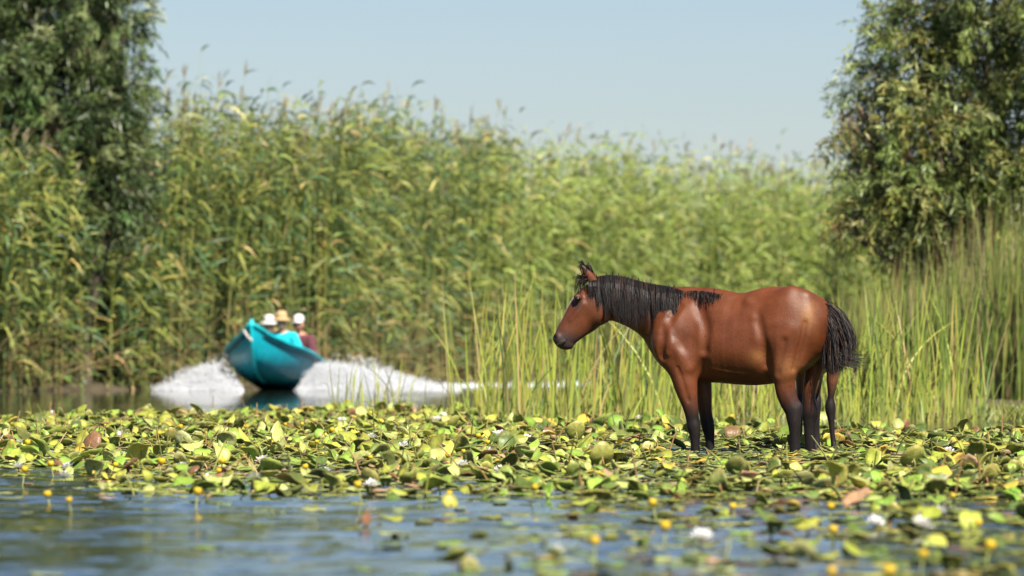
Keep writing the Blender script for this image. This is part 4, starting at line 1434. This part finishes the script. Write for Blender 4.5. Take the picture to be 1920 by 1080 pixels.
def pad_mesh(rng, pose, rad, nseg, rings, look):
    """One lily leaf with thickness: top and underside sheets joined at the rim; z up, notch at -x."""
    th = np.linspace(-np.pi + .22, np.pi - .22, nseg + 1)
    rs = np.array(rings)
    rim = 1 + .05 * np.sin(3 * th + rng.uniform(0, 6)) + .03 * np.sin(7 * th + rng.uniform(0, 6)) + .04 * rng.normal(size=nseg + 1)
    x = (rs[:, None] * np.cos(th) * rim * 1.15).ravel(); y = (rs[:, None] * np.sin(th) * rim * .95).ravel()
    x = np.concatenate([[-.04], x]); y = np.concatenate([[0], y])
    r = np.hypot(x, y); ang = np.arctan2(y, x)
    z = .04 * r ** 2 * np.sin(2 * ang + rng.uniform(0, 6)) + .05 * r ** 3 * np.sin(5 * ang + rng.uniform(0, 6))
    tilt = 0.0
    if pose == 'flat':
        z += rng.uniform(-.02, .1) * r ** 2
        tilt = rng.normal(0, .04)
    elif pose == 'cupped':
        z += rng.uniform(.08, .3) * r ** 2 + .1 * r ** 2 * np.sin(2 * ang + rng.uniform(0, 6))
        tilt = rng.normal(.15, .2)
    elif pose == 'folded':
        f = rng.uniform(.45, 1.15) * (1 if rng.uniform() < .65 else -1)
        z += np.abs(y) * math.sin(f); y = y * math.cos(f)
        z += rng.uniform(-.2, .25) * x ** 2
        tilt = rng.normal(0, .3)
    else:                    # standing
        kx = rng.uniform(.3, 1.1) * rng.choice([-1, 1])
        z += (1 - np.cos(kx * x)) / kx * .9 + rng.uniform(.1, .45) * y ** 2 * rng.choice([-1, 1])
        tilt = rng.uniform(.4, 1.2)
    V = np.stack([x, y, z], 1) * rad
    nv = len(V)
    m = nseg + 1
    T = [[0, 1 + k, 2 + k] for k in range(nseg)]
    Q = []
    for a in range(len(rs) - 1):
        for k in range(nseg):
            p = 1 + a * m + k
            Q.append([p, p + m, p + m + 1, p + 1])
    T, Q = np.array(T), np.array(Q).reshape(-1, 4)
    e = 1 + (len(rs) - 1) * m
    side = np.array([[e + k, e + nv + k, e + nv + k + 1, e + k + 1] for k in range(nseg)])
    Vb = V.copy(); Vb[:, 2] -= .0035
    V = np.vstack([V, Vb])
    T = np.vstack([T, T[:, ::-1] + nv]); Q = np.vstack([Q, Q[:, ::-1] + nv, side])
    ct, st_ = math.cos(tilt), math.sin(tilt)      # tilt about y, then turn about z
    V = V @ np.array([[ct, 0, -st_], [0, 1, 0], [st_, 0, ct]]).T
    a = rng.uniform(0, 2 * np.pi)
    if pose == 'standing' and rng.uniform() < .6:
        a = rng.choice([R(90), R(-90)]) + rng.normal(0, .6)
    ca, sa = math.cos(a), math.sin(a)
    V = V @ np.array([[ca, -sa, 0], [sa, ca, 0], [0, 0, 1]]).T
    lowest = V[:, 2].min()
    lift = {'flat': rng.uniform(.003, .012), 'cupped': rng.uniform(-.005, .03), 'folded': rng.uniform(-.015, .05), 'standing': rng.uniform(-.04, .04)}[pose]
    V[:, 2] += -lowest + lift if pose != 'flat' else lift - np.minimum(lowest, 0) * .6
    _, ctop, cbot = PAD_LOOKS[look]
    j = 1 + rng.normal(0, .14)
    C = np.vstack([np.tile(ctop, (nv, 1)), np.tile(cbot, (nv, 1))]) * 1.38 * j * (1 + rng.normal(0, .04, 3))
    edge = np.tile(np.clip(r - .72, 0, 1) * 2.2, 2)[:, None] * rng.uniform(0, .7)
    C = C * (1 - edge) + np.array([.3, .22, .07]) * edge
    rib = .12 * np.cos(ang * 9)                                   # paler veins
    C = C * (1 + np.tile(np.where(r > .1, rib, .2), 2)[:, None])
    return V, T, Q, np.clip(C, .005, .8)


def pad_density(px, row):
    """Leaves per square metre and share of raised leaves at a photo place."""
    far = np.interp(px, [0, 300, 600, 860, 1000, 1250, 1560, 1920], [786, 780, 769, 770, 786, 792, 806, 812])
    near = np.interp(px, [0, 150, 200, 500, 800, 1000, 1400, 1920], [884, 892, 938, 944, 940, 944, 934, 936])
    inside = np.clip((row - far) / 6, 0, 1) * np.clip((near - row) / 14, 0, 1)
    gaps = .5 + .5 * np.sin(px / 83 + row / 17) * np.sin(px / 211 - row / 29 + 1.3)
    loose = np.where((px < 900) & (row > 885), .62, 1.0)
    open_ = np.where(row > near - 10, np.interp(px, [0, 500, 850, 1050, 1920], [.8, 1.4, 5, 17.0, 24.0]) * np.interp(row, [930, 960, 1080], [1.3, .8, 1.0]), 0)
    legs_ = (px > 1240) & (px < 1610) & (row > 845) & (row < 888)
    return inside * loose * (38 + 30 * gaps) + open_, np.where(row > near - 6, .26, np.where(legs_, .26, .4))


rng = np.random.default_rng(81)
NS = 170000
d = np.sqrt(rng.uniform(18.5 ** 2, 79 ** 2, NS))        # even over the wedge of water in view
px = rng.uniform(-200, 2120, NS)
row = HORIZON + F * CAM_H / d
area = 2320 / F * (79 ** 2 - 18.5 ** 2) / 2
dens, up = pad_density(px, row)
keep = rng.uniform(size=NS) < dens * area / NS
px, d, row, up = px[keep], d[keep], row[keep], up[keep]
x = (px - 960) / F * d
legs = np.array([[hp(1304, 848, -.045)[0], D_HORSE - .045], [hp(1332, 848, .22)[0], D_HORSE + .22], [hp(1490, 848, -.28)[0], D_HORSE - .28], [hp(1519, 848, 0)[0], D_HORSE], [hp(1560, 848, .6)[0], D_HORSE + .6], [hp(1538, 848, .65)[0], D_HORSE + .65]])
far_ = np.min(np.hypot(x[:, None] - legs[None, :, 0], d[:, None] - legs[None, :, 1]), axis=1) > .13
px, d, row, up, x = px[far_], d[far_], row[far_], up[far_], x[far_]
npad = len(px)
pose = np.where(rng.uniform(size=npad) < up, rng.choice(['cupped', 'folded', 'standing'], npad, p=[.5, .34, .16]), 'flat')
pose = np.where((px > 1240) & (px < 1610) & (row > 845) & (row < 888) & (pose != 'flat'), 'cupped', pose)
rad = np.clip(np.exp(rng.normal(math.log(.047), .3, npad)), .024, .078) * np.where(row > 935, .9, 1)
rad = np.where((px > 1230) & (px < 1620) & (row > 846) & (row < 900), rad * .75, rad)
look = rng.choice(LOOKS, npad, p=LW)
look = np.where((px > 1150) & (rng.uniform(size=npad) < .22), 'dark green', look)
shown = (rad * F / d) * np.where(pose == 'flat', .35, 1) * ((px > 10) & (px < 1910) & (row < 1075)) * np.where(d < 26, 1.0, 1)
big = set(np.argsort(-shown)[:300].tolist())
rest = Acc()
named = []
for k in range(npad):
    one = k in big
    V, T, Q, C = pad_mesh(rng, pose[k], rad[k], 14 if one else 9, (.35, .7, 1.0) if one else (.55, 1.0), look[k])
    if not one:
        rest.add(V + [x[k], d[k], 0], T, Q, C)
        continue
    o = build('lily_pad', V, [T, Q], M_PAD, C, True)
    o.location = (x[k], d[k], 0)
    tag(o, None, 'lily pad', 'lily pads nearest to the viewer')
    words_ = {'flat': 'flat', 'cupped': 'cupped', 'folded': 'folded', 'standing': 'upturned'}[pose[k]]
    named.append((o, px[k], row[k], f'{words_} {look[k]}'))
    if pose[k] != 'flat':
        zc = V[0]
        pts = catmull([zc, zc * [.7, .7, .4] + [.01, 0, -.02], [zc[0] * .5 + rng.normal(0, .02), zc[1] * .5 + .02, -.12]], 5)
        Vs, Ts, Qs = tube_mesh(pts, .005, 5)
        build('stalk', Vs, [Ts, Qs], M_STALK, np.tile([.2, .2, .05] if rng.uniform() < .6 else [.25, .12, .06], (len(Vs), 1)), True, o)
rank_labels(named, 'lily pad')
tag(rest.build('lily_carpet', M_PAD, None, True), 'crowded green lily leaves covering the water around the horse', kind='stuff')

# bare leaf stalks standing or lying among the pads
acc = Acc()
for k in range(750):
    i = rng.integers(npad)
    if row[i] > 935 and rng.uniform() < .8: continue
    p0 = np.array([x[i] + rng.normal(0, .1), d[i] + rng.normal(0, .1), -.05])
    a = rng.uniform(0, 6.28); L = rng.uniform(.08, .26); t = rng.uniform(.2, 1.45)
    p1 = p0 + np.array([math.cos(a) * math.sin(t), math.sin(a) * math.sin(t), math.cos(t)]) * L + [0, 0, .04]
    V, T, Q = tube_mesh(catmull([p0, (p0 + p1) / 2 + [0, 0, .03 * rng.uniform(0, 1.5)], p1], 5), np.linspace(.0055, .0035, 5), 4, False)
    acc.add(V, None, Q, np.array([(.24, .24, .05), (.3, .17, .07), (.12, .14, .04)][rng.integers(3)]) * rng.uniform(.7, 1.2))
tag(acc.build('lily_stalks', M_STALK), 'thin bent leaf stalks sticking up between the lily pads', kind='stuff')


# ---- flowers
def petal(L, W, up, cup, n=4):
    s = np.linspace(0, 1, n + 1)
    w = W * np.sin(np.pi * np.clip(s * .82 + .12, 0, 1)) ** .8
    w[-1] = W * .06
    x_ = L * np.sin(up + cup * 0) * s * 1.0
    z_ = L * np.cos(up) * s + cup * L * s ** 2
    V = np.concatenate([np.stack([x_, -w / 2, z_ + w * .18], 1), np.stack([x_, 0 * w, z_], 1), np.stack([x_, w / 2, z_ + w * .18], 1)])
    m = n + 1
    q = []
    for k in range(n):
        q += [[k, m + k, m + k + 1, k + 1], [m + k, 2 * m + k, 2 * m + k + 1, m + k + 1]]
    return V, np.array(q)


def white_lily(rng):
    a = Acc()
    for whorl, (n, L, W, up, cup) in enumerate(((6, .052, .024, 1.32, .1), (8, .05, .021, .95, .1), (7, .042, .018, .55, .05))):
        for k in range(n):
            V, Q = petal(L * rng.uniform(.9, 1.1), W, up + rng.normal(0, .08), cup)
            t = 2 * np.pi * (k + .37 * whorl) / n + rng.normal(0, .06)
            V = V @ np.array([[math.cos(t), -math.sin(t), 0], [math.sin(t), math.cos(t), 0], [0, 0, 1]]).T
            a.add(V, None, Q, (.8, .79, .76))
    return a


def yellow_lily(rng):
    a = Acc()
    V, Q = lathe([(.001, 0), (.014, .003), (.021, .014), (.021, .026), (.0165, .036), (.011, .034), (.008, .02)], 12)
    t = np.arctan2(V[:, 1], V[:, 0])
    V = V * (1 + .09 * np.cos(5 * t))[:, None]
    a.add(V, None, Q, (.66, .46, .02))
    return a


WHITE = [(37, 826), (55, 815), (100, 849), (225, 815), (342, 872), (390, 896), (402, 819), (477, 891), (607, 880), (697, 905), (697, 817), (522, 762), (637, 771), (830, 777), (120, 888), (777, 762), (1115, 831), (1142, 752 + 14), (1025, 812), (1315, 1002), (1042, 1030), (1642, 975),
         (1780, 842), (1717, 851), (1762, 955), (1727, 980)]
YELLOW = [(22, 825), (67, 777), (300, 795), (312, 805), (239, 800), (365, 765), (535, 794), (580, 764), (694, 774), (610, 816), (455, 814), (622, 805), (410, 880), (90, 925), (130, 934), (370, 920), (842, 922), (672, 907), (52, 829), (1371, 780), (1225, 940), (1247, 985), (1115, 1011),
          (1375, 947), (1557, 946), (1562, 990), (1835, 977), (1855, 1020), (1785, 926), (1730, 1035), (1665, 1067), (1557, 1067), (1002, 910)]
for k in range(26):
    WHITE.append((rng.uniform(10, 1250), rng.uniform(770, 880)))
for k in range(24):
    YELLOW.append((rng.uniform(10, 1000), rng.uniform(770, 880)))
wl, yl = [], []
protos = {'w': [white_lily(rng) for _ in range(4)], 'y': [yellow_lily(rng) for _ in range(3)]}
meshes = {}
for kind, spots, out in (('w', WHITE, wl), ('y', YELLOW, yl)):
    for n_, (c, r) in enumerate(spots):
        z = rng.uniform(.015, .05) if kind == 'w' else rng.uniform(.03, .085)
        dd = F * (CAM_H - z - .02) / (r - HORIZON)
        p = np.array([(c - 960) / F * dd, dd, z])
        key = (kind, n_ % len(protos[kind]))
        if key not in meshes:
            o = protos[kind][key[1]].build('water_lily' if kind == 'w' else 'yellow_water_lily', M_PETAL, None, True)
            meshes[key] = o.data
        else:
            o = bpy.data.objects.new('water_lily' if kind == 'w' else 'yellow_water_lily', meshes[key])
            COL.objects.link(o)
        o.location = p
        s_ = rng.uniform(.85, 1.15) if kind == 'w' else rng.uniform(.6, 1.0)
        o.scale = (s_, s_, s_)
        o.rotation_euler = (rng.normal(0, .22), rng.normal(0, .22), rng.uniform(0, 6.28))
        key2 = kind + 'part'
        if kind == 'w':
            if key2 not in meshes:
                V, Q = lathe([(.001, .001), (.011, .003), (.014, .014), (.008, .02), (.001, .02)], 10)
                q = build('stamens', V, Q, M_PETAL, np.tile([.75, .5, .03], (len(V), 1)), True); meshes[key2] = q.data
            else:
                q = bpy.data.objects.new('stamens', meshes[key2]); COL.objects.link(q)
            q.parent = o
        stk = kind + 'stalk'
        if stk not in meshes:
            V, T, Q = tube_mesh([[0, 0, .004], [.004, 0, -.1], [.0, .01, -.22]], .0042, 5)
            q = build('stalk', V, [T, Q], M_STALK, np.tile([.2, .22, .06], (len(V), 1)), True); meshes[stk] = q.data
        else:
            q = bpy.data.objects.new('stalk', meshes[stk]); COL.objects.link(q)
        q.parent = o
        tag(o, None, 'flower', 'white water lilies in bloom' if kind == 'w' else 'yellow water lilies on stalks')
        out.append((o, c, r, 'white' if kind == 'w' else 'yellow'))
rank_labels(wl, 'water lily')
rank_labels(yl, 'water lily')
